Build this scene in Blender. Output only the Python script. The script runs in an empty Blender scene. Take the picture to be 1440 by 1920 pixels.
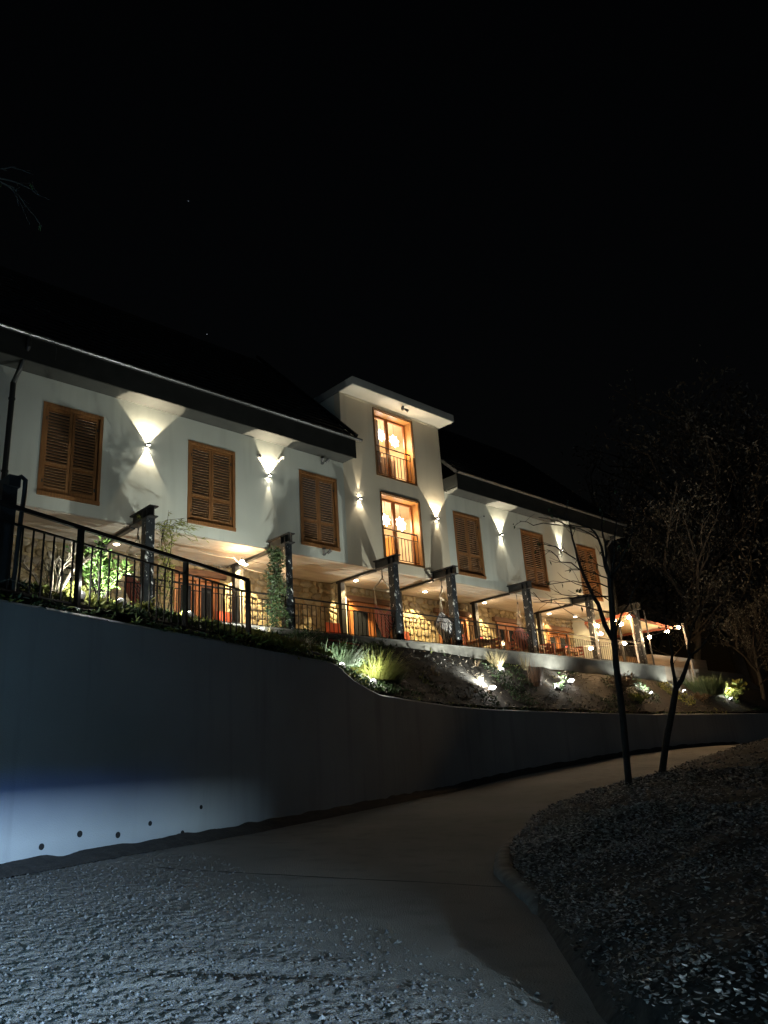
import bpy, math, random
import numpy as np
from mathutils import Vector, Matrix
R = math.radians
SC = bpy.context.scene
COL = SC.collection
rng = random.Random(7)

# ------------------------------------------------------------------ camera, world, sun, exposure
YAW, PIT, ROLL, FPX = 0.78109527, 0.32902675, -0.06893101, 1479.937
EYE = Vector((0, 0, 1.6))
_f = Vector((math.sin(YAW) * math.cos(PIT), math.cos(YAW) * math.cos(PIT), math.sin(PIT)))
_r = Vector((math.cos(YAW), -math.sin(YAW), 0)); _u = _r.cross(_f)
_r2 = math.cos(ROLL) * _r + math.sin(ROLL) * _u
_u2 = -math.sin(ROLL) * _r + math.cos(ROLL) * _u
cd = bpy.data.cameras.new('camera'); cam = bpy.data.objects.new('camera', cd); COL.objects.link(cam)
m = Matrix((_r2, _u2, -_f)).transposed().to_4x4(); m.translation = EYE
cam.matrix_world = m
cd.sensor_fit = 'VERTICAL'; cd.sensor_height = 24.0; cd.lens = FPX * 24.0 / 1920.0
cd.clip_start = 0.05; cd.clip_end = 600
SC.camera = cam

W = bpy.data.worlds.new('World'); SC.world = W; W.use_nodes = True
wn = W.node_tree; wn.nodes.clear()
wo = wn.nodes.new('ShaderNodeOutputWorld'); wb = wn.nodes.new('ShaderNodeBackground'); ws = wn.nodes.new('ShaderNodeTexSky')
ws.sky_type = 'NISHITA'; ws.sun_disc = False; ws.sun_elevation = R(-1.0); ws.sun_rotation = R(215); ws.altitude = 300
wn.links.new(ws.outputs[0], wb.inputs[0]); wn.links.new(wb.outputs[0], wo.inputs[0])
wb.inputs[1].default_value = 0.0026
sd = bpy.data.lights.new('moonlight', 'SUN'); sd.energy = 0.028; sd.angle = R(12); sd.color = (0.75, 0.87, 1.0)
so = bpy.data.objects.new('moonlight', sd); so.rotation_euler = (R(48), 0, R(-20)); COL.objects.link(so)
vs = SC.view_settings; vs.view_transform = 'Standard'; vs.look = 'None'; vs.exposure = 0.7; vs.gamma = 1; vs.use_curve_mapping = False
SC.render.engine = 'CYCLES'
SC.cycles.use_denoising = True; SC.cycles.max_bounces = 6; SC.cycles.diffuse_bounces = 3; SC.cycles.glossy_bounces = 3
SC.cycles.transmission_bounces = 3; SC.cycles.transparent_max_bounces = 12; SC.cycles.sample_clamp_indirect = 4.0
SC.cycles.caustics_reflective = False; SC.cycles.caustics_refractive = False

# the beam of a parked car, just outside the frame on the left, and an added lamp for its scattered glow
BEAM_W, GLOW_W = 3100, 112

# ------------------------------------------------------------------ materials
MATS = {}
def mat(name, col, rough=0.8, col2=None, scale=6.0, bump=0.0, bscale=40.0, metal=0.0, detail=4.0, emit=0.0, ramp=(0.35, 0.65), stretch=None, spec=None):
    if name in MATS: return MATS[name]
    M = bpy.data.materials.new(name); M.use_nodes = True; nt = M.node_tree
    b = nt.nodes['Principled BSDF']
    b.inputs['Roughness'].default_value = rough; b.inputs['Metallic'].default_value = metal
    if spec is not None: b.inputs['Specular IOR Level'].default_value = spec
    b.inputs['Base Color'].default_value = (*col, 1)
    tc = nt.nodes.new('ShaderNodeTexCoord'); src = tc.outputs['Object']
    if stretch:
        mp = nt.nodes.new('ShaderNodeMapping'); mp.inputs['Scale'].default_value = stretch
        nt.links.new(src, mp.inputs[0]); src = mp.outputs[0]
    if col2 is not None:
        n = nt.nodes.new('ShaderNodeTexNoise'); n.inputs['Scale'].default_value = scale; n.inputs['Detail'].default_value = detail
        nt.links.new(src, n.inputs['Vector'])
        r = nt.nodes.new('ShaderNodeValToRGB'); r.color_ramp.elements[0].position = ramp[0]; r.color_ramp.elements[1].position = ramp[1]
        r.color_ramp.elements[0].color = (*col, 1); r.color_ramp.elements[1].color = (*col2, 1)
        nt.links.new(n.outputs[0], r.inputs[0]); nt.links.new(r.outputs[0], b.inputs['Base Color'])
    if bump:
        n2 = nt.nodes.new('ShaderNodeTexNoise'); n2.inputs['Scale'].default_value = bscale; n2.inputs['Detail'].default_value = 5
        nt.links.new(src, n2.inputs['Vector'])
        bp = nt.nodes.new('ShaderNodeBump'); bp.inputs['Strength'].default_value = bump; bp.inputs['Distance'].default_value = 0.02
        nt.links.new(n2.outputs[0], bp.inputs['Height']); nt.links.new(bp.outputs[0], b.inputs['Normal'])
    if emit:
        b.inputs['Emission Color'].default_value = (*col, 1); b.inputs['Emission Strength'].default_value = emit
    MATS[name] = M
    return M
def randmat(name, cols, rough=0.8, bump=0.0, bscale=30, per_island=False, trans=0.0):
    """colour differs per object (Object Info) or per loose piece (Random Per Island)"""
    if name in MATS: return MATS[name]
    M = bpy.data.materials.new(name); M.use_nodes = True; nt = M.node_tree
    b = nt.nodes['Principled BSDF']; b.inputs['Roughness'].default_value = rough
    g = nt.nodes.new('ShaderNodeNewGeometry') if per_island else nt.nodes.new('ShaderNodeObjectInfo')
    r = nt.nodes.new('ShaderNodeValToRGB'); cr = r.color_ramp
    while len(cr.elements) < len(cols): cr.elements.new(0.5)
    for i, c in enumerate(cols):
        cr.elements[i].position = i / max(1, len(cols) - 1); cr.elements[i].color = (*c, 1)
    nt.links.new(g.outputs['Random Per Island' if per_island else 'Random'], r.inputs[0])
    tc = nt.nodes.new('ShaderNodeTexCoord')
    n = nt.nodes.new('ShaderNodeTexNoise'); n.inputs['Scale'].default_value = bscale; n.inputs['Detail'].default_value = 5
    nt.links.new(tc.outputs['Object'], n.inputs['Vector'])
    mx = nt.nodes.new('ShaderNodeMix'); mx.data_type = 'RGBA'; mx.blend_type = 'MULTIPLY'; mx.inputs[0].default_value = 0.55
    nt.links.new(r.outputs[0], mx.inputs[6]); nt.links.new(n.outputs[0], mx.inputs[7])
    nt.links.new(mx.outputs[2], b.inputs['Base Color'])
    if bump:
        bp = nt.nodes.new('ShaderNodeBump'); bp.inputs['Strength'].default_value = bump; bp.inputs['Distance'].default_value = 0.02
        nt.links.new(n.outputs[0], bp.inputs['Height']); nt.links.new(bp.outputs[0], b.inputs['Normal'])
    MATS[name] = M
    return M

def plaster(name, base, stain, dirt, bump=0.15):
    """painted render: broad cloudy stains, vertical runs, fine grain"""
    M = mat(name, base, 0.9, stain, 0.55, bump, 90, detail=6, ramp=(0.3, 0.75)); nt = M.node_tree
    b = nt.nodes['Principled BSDF']; cur = b.inputs['Base Color'].links[0].from_socket
    tc = nt.nodes.new('ShaderNodeTexCoord'); mp = nt.nodes.new('ShaderNodeMapping'); mp.inputs['Scale'].default_value = (2.2, 2.2, 0.16)
    nt.links.new(tc.outputs['Object'], mp.inputs[0])
    n = nt.nodes.new('ShaderNodeTexNoise'); n.inputs['Scale'].default_value = 1.6; n.inputs['Detail'].default_value = 7
    nt.links.new(mp.outputs[0], n.inputs[0])
    r = nt.nodes.new('ShaderNodeValToRGB'); r.color_ramp.elements[0].position = 0.52; r.color_ramp.elements[1].position = 0.8
    r.color_ramp.elements[0].color = (0, 0, 0, 1); r.color_ramp.elements[1].color = (0.5, 0.5, 0.5, 1)
    nt.links.new(n.outputs[0], r.inputs[0])
    mx = nt.nodes.new('ShaderNodeMix'); mx.data_type = 'RGBA'; nt.links.new(r.outputs[0], mx.inputs[0])
    nt.links.new(cur, mx.inputs[6]); mx.inputs[7].default_value = (*dirt, 1)
    nt.links.new(mx.outputs[2], b.inputs['Base Color'])
    return M
M_FAC = plaster('facade render', (0.62, 0.64, 0.57), (0.52, 0.535, 0.48), (0.38, 0.395, 0.35), 0.1)
M_BAY = plaster('bay render', (0.68, 0.60, 0.46), (0.58, 0.51, 0.39), (0.45, 0.39, 0.30), 0.1)
M_SOF = mat('soffit board paint', (0.55, 0.49, 0.41), 0.75, (0.47, 0.41, 0.33), 2.5, 0.1, 25, stretch=(0.4, 3, 3))
M_BAYSOF = mat('bay soffit paint', (0.6, 0.57, 0.5), 0.8, (0.54, 0.51, 0.44), 1.5)
M_EAVE = mat('eave metal sheet', (0.012, 0.013, 0.012), 0.7, (0.017, 0.018, 0.017), 3, spec=.2)
M_EAVESOF = mat('eave soffit board', (0.06, 0.062, 0.055), 0.8, (0.045, 0.047, 0.042), 3)
M_ROOF = mat('roof tile', (0.02, 0.02, 0.02), 0.95, (0.03, 0.028, 0.026), 5, 0.5, 12)
M_GUT = mat('gutter zinc', (0.30, 0.31, 0.32), 0.32, metal=1.0)
M_PIPE = mat('downpipe paint', (0.008, 0.009, 0.009), 0.5)
M_BLACK = mat('black steel paint', (0.018, 0.019, 0.02), 0.42, (0.03, 0.03, 0.03), 12, 0.1, 60)
M_RAIL = mat('railing steel', (0.010, 0.010, 0.010), 0.5, spec=.25)
M_RAILR = mat('terrace railing steel', (0.012, 0.011, 0.010), 0.6, spec=.2)
M_WOOD = mat('shutter wood', (0.32, 0.145, 0.05), 0.5, (0.20, 0.088, 0.03), 5, 0.15, 20, stretch=(6, 6, 0.7))
M_SLAT = mat('slat wood', (0.42, 0.22, 0.10), 0.45, (0.28, 0.14, 0.06), 5, stretch=(0.7, 6, 6))
M_FRAME = mat('window oak', (0.50, 0.24, 0.07), 0.4, (0.38, 0.17, 0.05), 6, stretch=(4, 4, 0.8))
M_DOOR = mat('door oak', (0.38, 0.15, 0.05), 0.45, (0.28, 0.10, 0.035), 6, stretch=(4, 4, 0.8))
M_MORT = mat('stone mortar', (0.34, 0.27, 0.15), 0.95, (0.22, 0.17, 0.10), 9, 0.6, 30)
M_STONE = randmat('field stone', [(0.30, 0.24, 0.15), (0.46, 0.38, 0.23), (0.38, 0.33, 0.25), (0.52, 0.43, 0.26), (0.24, 0.20, 0.15)], 0.9, 0.7, 9)
M_PILA = plaster('pilaster render', (0.55, 0.50, 0.38), (0.5, 0.45, 0.34), (0.4, 0.36, 0.27))
M_RET = plaster('retaining wall render', (0.37, 0.39, 0.40), (0.26, 0.28, 0.29), (0.13, 0.14, 0.145), 0.35)
M_CONC = mat('terrace concrete', (0.22, 0.21, 0.18), 0.9, (0.10, 0.095, 0.085), 1.6, 0.4, 25)
M_CONCW = mat('board marked concrete', (0.34, 0.28, 0.22), 0.9, (0.24, 0.20, 0.16), 2.0, 0.5, 8, stretch=(0.5, 1, 4))
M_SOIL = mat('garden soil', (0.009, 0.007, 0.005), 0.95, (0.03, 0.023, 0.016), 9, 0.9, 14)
M_HILL = mat('hill soil', (0.03, 0.028, 0.02), 0.95, (0.05, 0.045, 0.03), 2, 0.8, 3)
M_BARK = mat('bark', (0.022, 0.018, 0.015), 0.95, (0.045, 0.038, 0.03), 18, 0.6, 40)
M_BARKF = mat('forest bark', (0.085, 0.075, 0.06), 0.9, (0.13, 0.11, 0.09), 4)
M_TWIG = mat('pale twig', (0.42, 0.36, 0.27), 0.8, (0.30, 0.25, 0.18), 10)
M_KERB = mat('kerb concrete', (0.12, 0.118, 0.11), 0.9, (0.05, 0.05, 0.046), 7, 0.5, 40)
M_GLASSDK = mat('dark door glass', (0.02, 0.022, 0.026), 0.08)
M_INT = mat('interior plaster', (0.72, 0.60, 0.44), 0.85, (0.62, 0.50, 0.35), 1.5)
M_INTW = mat('interior oak door', (0.55, 0.28, 0.08), 0.5, (0.45, 0.22, 0.06), 4, stretch=(3, 3, 0.6))
M_CURT = mat('white curtain', (0.85, 0.83, 0.78), 0.9)
M_CURTD = mat('mauve curtain', (0.26, 0.18, 0.17), 0.9, (0.36, 0.26, 0.24), 9, stretch=(6, 6, 0.3))
M_STAR = mat('star lamp paper', (1.0, 0.93, 0.80), 0.6, emit=16)
M_BULB = mat('warm bulb glass', (1.0, 0.64, 0.32), 0.3, emit=300)
M_DOWN = mat('downlight lens', (1.0, 0.85, 0.62), 0.3, emit=30)
M_FLOOD = mat('floodlight lens', (1.0, 0.98, 0.92), 0.3, emit=28)
M_WLENS = mat('wall lamp lens', (1.0, 0.92, 0.75), 0.3, emit=60)
M_GREY = mat('fixture grey', (0.09, 0.09, 0.09), 0.5)
M_WHITE = mat('fixture white', (0.28, 0.28, 0.27), 0.5)
M_ORANGE = mat('orange upholstery', (0.62, 0.12, 0.04), 0.75, (0.5, 0.09, 0.03), 5)
M_REDW = mat('red stained wood', (0.30, 0.07, 0.04), 0.55, (0.2, 0.05, 0.03), 7)
M_TABLE = mat('table wood', (0.22, 0.10, 0.05), 0.5, (0.15, 0.07, 0.035), 7)
M_ROPE = mat('cotton rope', (0.75, 0.63, 0.46), 0.9)
M_CABLE = mat('black cable', (0.02, 0.02, 0.02), 0.6)
M_SAIL = mat('sail canvas', (0.80, 0.62, 0.36), 0.85, (0.72, 0.55, 0.31), 3)
M_SAILE = mat('sail red hem', (0.26, 0.075, 0.04), 0.8)
M_POLE = mat('galvanised pole', (0.42, 0.38, 0.34), 0.5, (0.25, 0.22, 0.2), 9)
M_HOLE = mat('drain shadow', (0.008, 0.008, 0.008), 0.95)
M_STARSKY = mat('star', (0.8, 0.85, 1.0), 1, emit=1.2)
M_HOSE = mat('red hose', (0.35, 0.03, 0.03), 0.5)

def leafmat(name, a, b_, c=None):
    return randmat(name, [a, b_] + ([c] if c else []), 0.55, 0, 20, per_island=True)
L_GREEN = leafmat('bright leaf', (0.10, 0.22, 0.04), (0.20, 0.36, 0.08), (0.30, 0.42, 0.12))
L_DARK = leafmat('dark leaf', (0.03, 0.06, 0.02), (0.07, 0.12, 0.04))
L_YEL = leafmat('yellow green leaf', (0.24, 0.28, 0.05), (0.42, 0.42, 0.10), (0.30, 0.36, 0.10))
L_SILV = leafmat('silver green leaf', (0.16, 0.26, 0.14), (0.28, 0.38, 0.22), (0.14, 0.22, 0.10))
L_DRY = leafmat('dry leaf', (0.20, 0.13, 0.07), (0.34, 0.24, 0.14), (0.12, 0.08, 0.05))
L_STRAW = leafmat('straw blade', (0.45, 0.36, 0.18), (0.6, 0.48, 0.26), (0.35, 0.26, 0.12))
L_RED = leafmat('russet blade', (0.32, 0.16, 0.09), (0.42, 0.24, 0.14))
L_LITTER = leafmat('leaf litter', (0.06, 0.055, 0.05), (0.18, 0.17, 0.16), (0.50, 0.48, 0.45))
L_FOREST = leafmat('forest leaf', (0.12, 0.12, 0.09), (0.24, 0.23, 0.18), (0.55, 0.53, 0.46))

# ------------------------------------------------------------------ mesh helpers
class MB:
    def __init__(s): s.v = []; s.f = []
    def add(s, vs, fs):
        o = len(s.v); s.v += [tuple(p) for p in vs]; s.f += [tuple(i + o for i in f) for f in fs]; return s
    def box(s, x0, x1, y0, y1, z0, z1):
        return s.add([(x0, y0, z0), (x1, y0, z0), (x1, y1, z0), (x0, y1, z0), (x0, y0, z1), (x1, y0, z1), (x1, y1, z1), (x0, y1, z1)],
                     [(0, 3, 2, 1), (4, 5, 6, 7), (0, 1, 5, 4), (1, 2, 6, 5), (2, 3, 7, 6), (3, 0, 4, 7)])
    def bar(s, a, b, w, h, up=(0, 0, 1)):
        a = Vector(a); b = Vector(b); d = (b - a).normalized(); up = Vector(up)
        if abs(d.dot(up)) > 0.98: up = Vector((0, 1, 0))
        sd_ = d.cross(up).normalized() * w / 2; u = sd_.cross(d).normalized() * h / 2
        q = [a - sd_ - u, a + sd_ - u, a + sd_ + u, a - sd_ + u]; q += [p + (b - a) for p in q]
        return s.add(q, [(0, 1, 2, 3), (7, 6, 5, 4), (0, 4, 5, 1), (1, 5, 6, 2), (2, 6, 7, 3), (3, 7, 4, 0)])
    def tube(s, pts, rad, n=6, cap=True):
        pts = [Vector(p) for p in pts]; k = len(pts)
        rad = rad if isinstance(rad, (list, tuple)) else [rad] * k
        ref = Vector((0.31, 0.17, 0.93)); vs = []
        for i, p in enumerate(pts):
            d = (pts[min(i + 1, k - 1)] - pts[max(i - 1, 0)])
            d = d.normalized() if d.length > 1e-9 else Vector((0, 0, 1))
            a = d.cross(ref)
            if a.length < 1e-3: a = d.cross(Vector((1, 0, 0)))
            a.normalize(); b = d.cross(a)
            for j in range(n):
                t = 2 * math.pi * j / n
                vs.append(p + (a * math.cos(t) + b * math.sin(t)) * rad[i])
        fs = [(i * n + j, i * n + (j + 1) % n, (i + 1) * n + (j + 1) % n, (i + 1) * n + j) for i in range(k - 1) for j in range(n)]
        if cap: fs += [tuple(range(n - 1, -1, -1)), tuple((k - 1) * n + j for j in range(n))]
        return s.add(vs, fs)
    def leaf(s, p, d, L, w, rnd):
        """a pointed folded leaf: two quads sharing a midrib"""
        d = Vector(d).normalized(); q = Vector((rnd.uniform(-1, 1), rnd.uniform(-1, 1), rnd.uniform(-1, 1)))
        a = d.cross(q)
        if a.length < 1e-3: a = d.cross(Vector((0, 0, 1)))
        a.normalize(); n = d.cross(a) * w * 0.35; p = Vector(p)
        return s.add([p, p + d * L * .45 + a * w / 2 + n, p + d * L, p + d * L * .45 - a * w / 2 + n], [(0, 1, 2), (0, 2, 3)])
    def blade(s, p, d, L, w, droop, seg=3):
        d = Vector(d).normalized(); sd_ = d.cross(Vector((0, 0, 1)))
        if sd_.length < 1e-3: sd_ = Vector((1, 0, 0))
        sd_.normalize(); p = Vector(p); vs = []; v = d.copy(); q = p.copy()
        for i in range(seg + 1):
            ww = w * (1 - i / seg) * .5 + .0006
            vs += [q - sd_ * ww, q + sd_ * ww]
            q = q + v * (L / seg); v = (v + Vector((0, 0, -droop / seg))).normalized()
        return s.add(vs, [(2 * i, 2 * i + 1, 2 * i + 3, 2 * i + 2) for i in range(seg)])
    def mesh(s, name, m, smooth=False):
        me = bpy.data.meshes.new(name); me.from_pydata(s.v, [], s.f); me.materials.append(m)
        if smooth: me.shade_smooth()
        return me
    def build(s, name, m, parent=None, smooth=False, loc=None):
        o = bpy.data.objects.new(name, s.mesh(name, m, smooth)); COL.objects.link(o)
        if parent is not None: o.parent = parent
        if loc is not None: o.location = loc
        return o
def tag(o, label=None, cat=None, group=None, kind=None):
    if label: o['label'] = label
    if cat: o['category'] = cat
    if group: o['group'] = group
    if kind: o['kind'] = kind
    return o
def thing(name, label, cat, loc=(0, 0, 0), rz=0.0, group=None):
    o = bpy.data.objects.new(name, None); COL.objects.link(o); o.location = loc; o.rotation_euler = (0, 0, rz)
    o.empty_display_size = 0.1
    return tag(o, label, cat, group)
def inst(name, me, parent, loc=(0, 0, 0), rot=(0, 0, 0), scale=(1, 1, 1)):
    o = bpy.data.objects.new(name, me); COL.objects.link(o); o.parent = parent
    o.location = loc; o.rotation_euler = rot; o.scale = scale
    return o
def copy_tree(o, parent=None):
    c = o.copy(); COL.objects.link(c); c.parent = parent
    for ch in list(o.children): copy_tree(ch, c)
    return c
def struct(mb, name, m, label=None, smooth=False):
    return tag(mb.build(name, m, smooth=smooth), label, None, None, 'structure')
def lamp(name, kind, loc, energy, color, parent=None, size=0.05, aim=None, angle=120, blend=0.3):
    ld = bpy.data.lights.new(name, kind); ld.energy = energy; ld.color = color; ld.shadow_soft_size = size
    if kind == 'SPOT': ld.spot_size = R(angle); ld.spot_blend = blend
    o = bpy.data.objects.new(name, ld); COL.objects.link(o); o.location = loc
    if aim is not None: o.rotation_euler = Vector(aim).to_track_quat('-Z', 'Y').to_euler()
    if parent is not None: o.parent = parent
    return o
def gridmesh(xs, ys, zf, name, m, kind='structure', smooth=True, keep=None):
    X, Y = np.meshgrid(xs, ys); Z = zf(X, Y); nx, ny = len(xs), len(ys)
    me = bpy.data.meshes.new(name)
    co = np.stack([X, Y, Z], -1).reshape(-1, 3).astype(np.float32)
    i = np.arange(ny - 1)[:, None] * nx + np.arange(nx - 1)[None, :]
    q = np.stack([i, i + 1, i + nx + 1, i + nx], -1).reshape(-1, 4)
    if keep is not None:
        cx = X[:-1, :-1].ravel(); cy = Y[:-1, :-1].ravel(); q = q[keep(cx, cy)]
    me.vertices.add(len(co)); me.vertices.foreach_set('co', co.ravel())
    me.loops.add(q.size); me.loops.foreach_set('vertex_index', q.ravel().astype(np.int32))
    me.polygons.add(len(q)); me.polygons.foreach_set('loop_start', np.arange(0, q.size, 4, dtype=np.int32))
    me.update(); me.validate()
    if smooth: me.shade_smooth()
    me.materials.append(m)
    o = bpy.data.objects.new(name, me); COL.objects.link(o); return tag(o, kind=kind)
_nt = np.random.RandomState(3).rand(256, 256)
def vnoise(x, y, s):
    x = np.asarray(x) * s + 91.3; y = np.asarray(y) * s + 47.7
    xi = np.floor(x).astype(int); yi = np.floor(y).astype(int); fx = x - xi; fy = y - yi
    fx = fx * fx * (3 - 2 * fx); fy = fy * fy * (3 - 2 * fy)
    g = lambda a, b: _nt[a & 255, b & 255]
    return (g(xi, yi) * (1 - fx) + g(xi + 1, yi) * fx) * (1 - fy) + (g(xi, yi + 1) * (1 - fx) + g(xi + 1, yi + 1) * fx) * fy - .5

# ------------------------------------------------------------------ terrain shape
def itp(x, T): return np.interp(x, [a for a, b in T], [b for a, b in T])
def yw(x):
    a = 8.47 + .356 * (np.asarray(x, float) - 2.88); b = 12.75 + .012 * (np.asarray(x, float) - 13); k = .35
    lo = np.minimum(a, b)
    return lo - k * np.log(np.exp(-(a - lo) / k) + np.exp(-(b - lo) / k))
FOOT = [(-30, .3), (-14, .55), (2.97, 1.02), (6.4, 1.1), (8.5, 1.17), (13.5, 1.36), (17.3, 1.63), (21.7, 1.9), (25, 2.03), (28, 2.07), (70, 2.3)]
TOP = [(-14, 3.65), (9.2, 3.65), (9.7, 3.42), (10.7, 3.2), (14, 3.15), (24, 3.1), (40, 3.3), (70, 3.4)]
ZT = [(0, 5.03), (12, 5.0), (16, 4.88), (19, 4.74), (23, 4.62), (30, 4.5), (45, 4.4)]
def ground(x, y): return itp(x, FOOT) - .074 * np.clip(yw(x) - y, -1, 30)
def garden(x, y):
    w = yw(x); t = np.clip((y - w) / (14.55 - w), 0, 1)
    p = itp(x, [(4, .62), (9, .75), (11, .92), (13, 1.0)])
    return itp(x, TOP) + (itp(x, ZT) - itp(x, TOP)) * t ** p + .05 * vnoise(x, y, 1.7) + .035 * vnoise(x, y, 5) - .02
EDGE = [(0.3, -3.0), (2.2, 0.6), (3.38, 2.22), (4.68, 3.42), (5.57, 4.36), (7.13, 5.71), (9.44, 7.04), (12.6, 7.95), (16.2, 8.6), (22.6, 9.5), (30, 10.2), (60, 11)]
def mound_h(x, y):
    e = np.interp(x, [a for a, b in EDGE], [b for a, b in EDGE]); sl = np.interp(x, [0, 6, 9, 14], [.62, .66, .88, .98])
    d = (e - y) * sl
    h = np.where(d > 0, .04 + .58 * (1 - np.exp(-np.maximum(d, 0) / .9)) + .035 * np.clip(d, 0, 12), .04 + 1.0 * np.maximum(d, -.3))
    return h + np.where(d > .05, 1, 0) * (.10 * vnoise(x, y, 1.1) + .05 * vnoise(x, y, 3.1))
def road_z(x, y):
    z = ground(x, y)
    b = 3.15 + .28 * (y - 2.6) + .5 * vnoise(x, y, .8)                       # where loose gravel gives way to concrete
    k = np.clip((b + .25 - x) / .6, 0, 1); k = k * k * (3 - 2 * k)
    ridg = 1 - 2 * np.abs(vnoise(x * 1.0, y * 1.9, 5.2)) * 2
    rough = .004 * vnoise(x, y, 7) + .0135 * np.clip(vnoise(x, y, 30) + .8 * vnoise(x + 7, y, 47), -.25, .6) + .008 * vnoise(x + 3, y, 19) * (vnoise(x, y, 2.5) + .5) + .014 * vnoise(x, y, 1.4)
    f = x * .69 + y * .72; g = x * .72 - y * .69
    tr = np.exp(-((f - 5.75) / .42) ** 2) * np.exp(-((g + .55) / .55) ** 2)
    rough = rough * (1 - .55 * np.clip(tr, 0, 1)) + .013 * tr * np.abs(np.sin(11 * (f + .05 * g) + 2.2 * vnoise(g, f, 1.2))) ** .6
    tr2 = np.exp(-((f - 4.75) / .3) ** 2) * np.exp(-((g + .8) / .6) ** 2); rough = rough + .012 * tr2 * np.sin(14 * f + 3 * vnoise(g, f, .9))
    dw = yw(x) - y
    ditch = -.05 * np.exp(-((dw - .12) / .16) ** 2)
    return z + k * rough + .004 * vnoise(x, y, 6) + .010 * vnoise(x, y, 1.3) + ditch

xs = np.concatenate([np.linspace(-30, .6, 26)[:-1], np.arange(.6, 6.6, .0165), np.linspace(6.6, 16, 70), np.linspace(16.3, 70, 60)])
ys = np.concatenate([np.linspace(-30, 1.6, 26)[:-1], np.arange(1.6, 9.2, .0165), np.linspace(9.2, 14, 55), np.linspace(14.4, 20, 6)])
M_ROAD = plaster('road concrete and gravel', (0.14, 0.132, 0.118), (0.24, 0.225, 0.20), (0.06, 0.056, 0.05), 1.0)
gridmesh(xs, ys, road_z, 'road', M_ROAD)['label'] = 'driveway of worn concrete with rough gravel in the foreground'
# loose gravel
gs = MB(); ICO = [(0, 0, 1), (.9, 0, .3), (.28, .85, .3), (-.72, .53, .3), (-.72, -.53, .3), (.28, -.85, .3), (0, 0, -.6)]
for i in range(5200):
    y = rng.uniform(1.7, 8.3); x = .7 + (2.75 + .28 * (y - 2.6)) * rng.random() ** 1.25
    if y > yw(x) - .1: continue
    r = rng.uniform(.006, .014) if rng.random() < .98 else rng.uniform(.014, .026)
    z = float(road_z(x, y)); a = rng.uniform(0, 6.3); c, s_ = math.cos(a), math.sin(a); q = rng.uniform(.6, 1.2)
    gs.add([(x + r * (p[0] * c - p[1] * s_ * q), y + r * (p[0] * s_ + p[1] * c * q), z + r * p[2] * .8) for p in ICO],
           [(0, 1, 2), (0, 2, 3), (0, 3, 4), (0, 4, 5), (0, 5, 1), (6, 2, 1), (6, 3, 2), (6, 4, 3), (6, 5, 4), (6, 1, 5)])
tag(gs.build('gravel', randmat('loose gravel', [(.08, .08, .08), (.16, .16, .155), (.28, .28, .27)], .85, 0, 20, per_island=True)), 'loose gravel and grit over the near driveway', kind='stuff')

# dark sealed joint across the concrete
jm = MB(); pj = []
for u in np.linspace(0, 1, 90):
    x = 4.15 + 1.42 * u; y = 6.54 - 2.2 * (x - 4.64) + .10 * float(vnoise(x, x * 0 + 2, 3)) + .03 * float(vnoise(x, x * 0, 14)); pj.append((x, y))
for x, y in pj:
    w = .010 + .012 * (float(vnoise(x * 3, y, 5)) + .5)
    for o in (-w, w): jm.v.append((x + o * .7, y + o * .72, float(road_z(np.float64(x + o * .7), np.float64(y + o * .72))) + .004))
jm.f = [(2 * i, 2 * i + 2, 2 * i + 3, 2 * i + 1) for i in range(len(pj) - 1)]
struct(jm, 'road_joint', mat('bitumen joint', (.010, .010, .010), .9, (.03, .03, .028), 20, .5, 60), 'irregular dark joint across the concrete driveway')

# planted bank (verge) on the right
xs = np.concatenate([np.arange(.2, 13, .09), np.linspace(13, 70, 90)])
ys = np.concatenate([np.linspace(-12, -1, 25)[:-1], np.arange(-1, 9.6, .09), np.linspace(9.6, 11.5, 10)])
def bank_z(x, y):
    e = np.interp(x, [a for a, b in EDGE], [b for a, b in EDGE])
    return ground(x, y) + np.where(y > e + .5, -.6, mound_h(x, y))
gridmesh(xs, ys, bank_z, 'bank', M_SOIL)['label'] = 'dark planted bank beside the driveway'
# kerb around the tip of the bank
kp = [(4.74, 3.49), (5.2, 3.92), (5.62, 4.42), (6.1, 4.95), (6.75, 5.45), (7.4, 5.9), (8.3, 6.45), (9.2, 6.92)]
kb = MB(); L = len(kp)
fine = []
for i in range(L - 1):
    for t in np.linspace(0, 1, 9)[:-1]: fine.append((kp[i][0] * (1 - t) + kp[i + 1][0] * t, kp[i][1] * (1 - t) + kp[i + 1][1] * t))
vsk = []; prof = [(-.10, -.25), (-.09, .05), (-.06, .075), (.03, .075), (.08, .05), (.10, -.25)]
for i, (x, y) in enumerate(fine):
    a = fine[max(i - 1, 0)]; b = fine[min(i + 1, len(fine) - 1)]; d = Vector((b[0] - a[0], b[1] - a[1], 0)).normalized(); n = Vector((d.y, -d.x, 0))
    for o, h in prof:
        w = 1.0 + .25 * float(vnoise(x, y, 4)); tp = min(1, i / 9, (len(fine) - 1 - i) / 20); vsk.append((x - n.x * o * w, y - n.y * o * w, float(ground(x, y)) + (h if h < 0 else (h + .03) * tp - .03)))
K = len(prof)
kb.add(vsk, [(i * K + j, i * K + j + 1, (i + 1) * K + j + 1, (i + 1) * K + j) for i in range(len(fine) - 1) for j in range(K - 1)] + [tuple(range(K)), tuple(range(len(vsk) - 1, len(vsk) - 1 - K, -1))])
struct(kb, 'kerb', M_KERB, 'curved concrete kerb round the tip of the bank', smooth=True)
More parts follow.
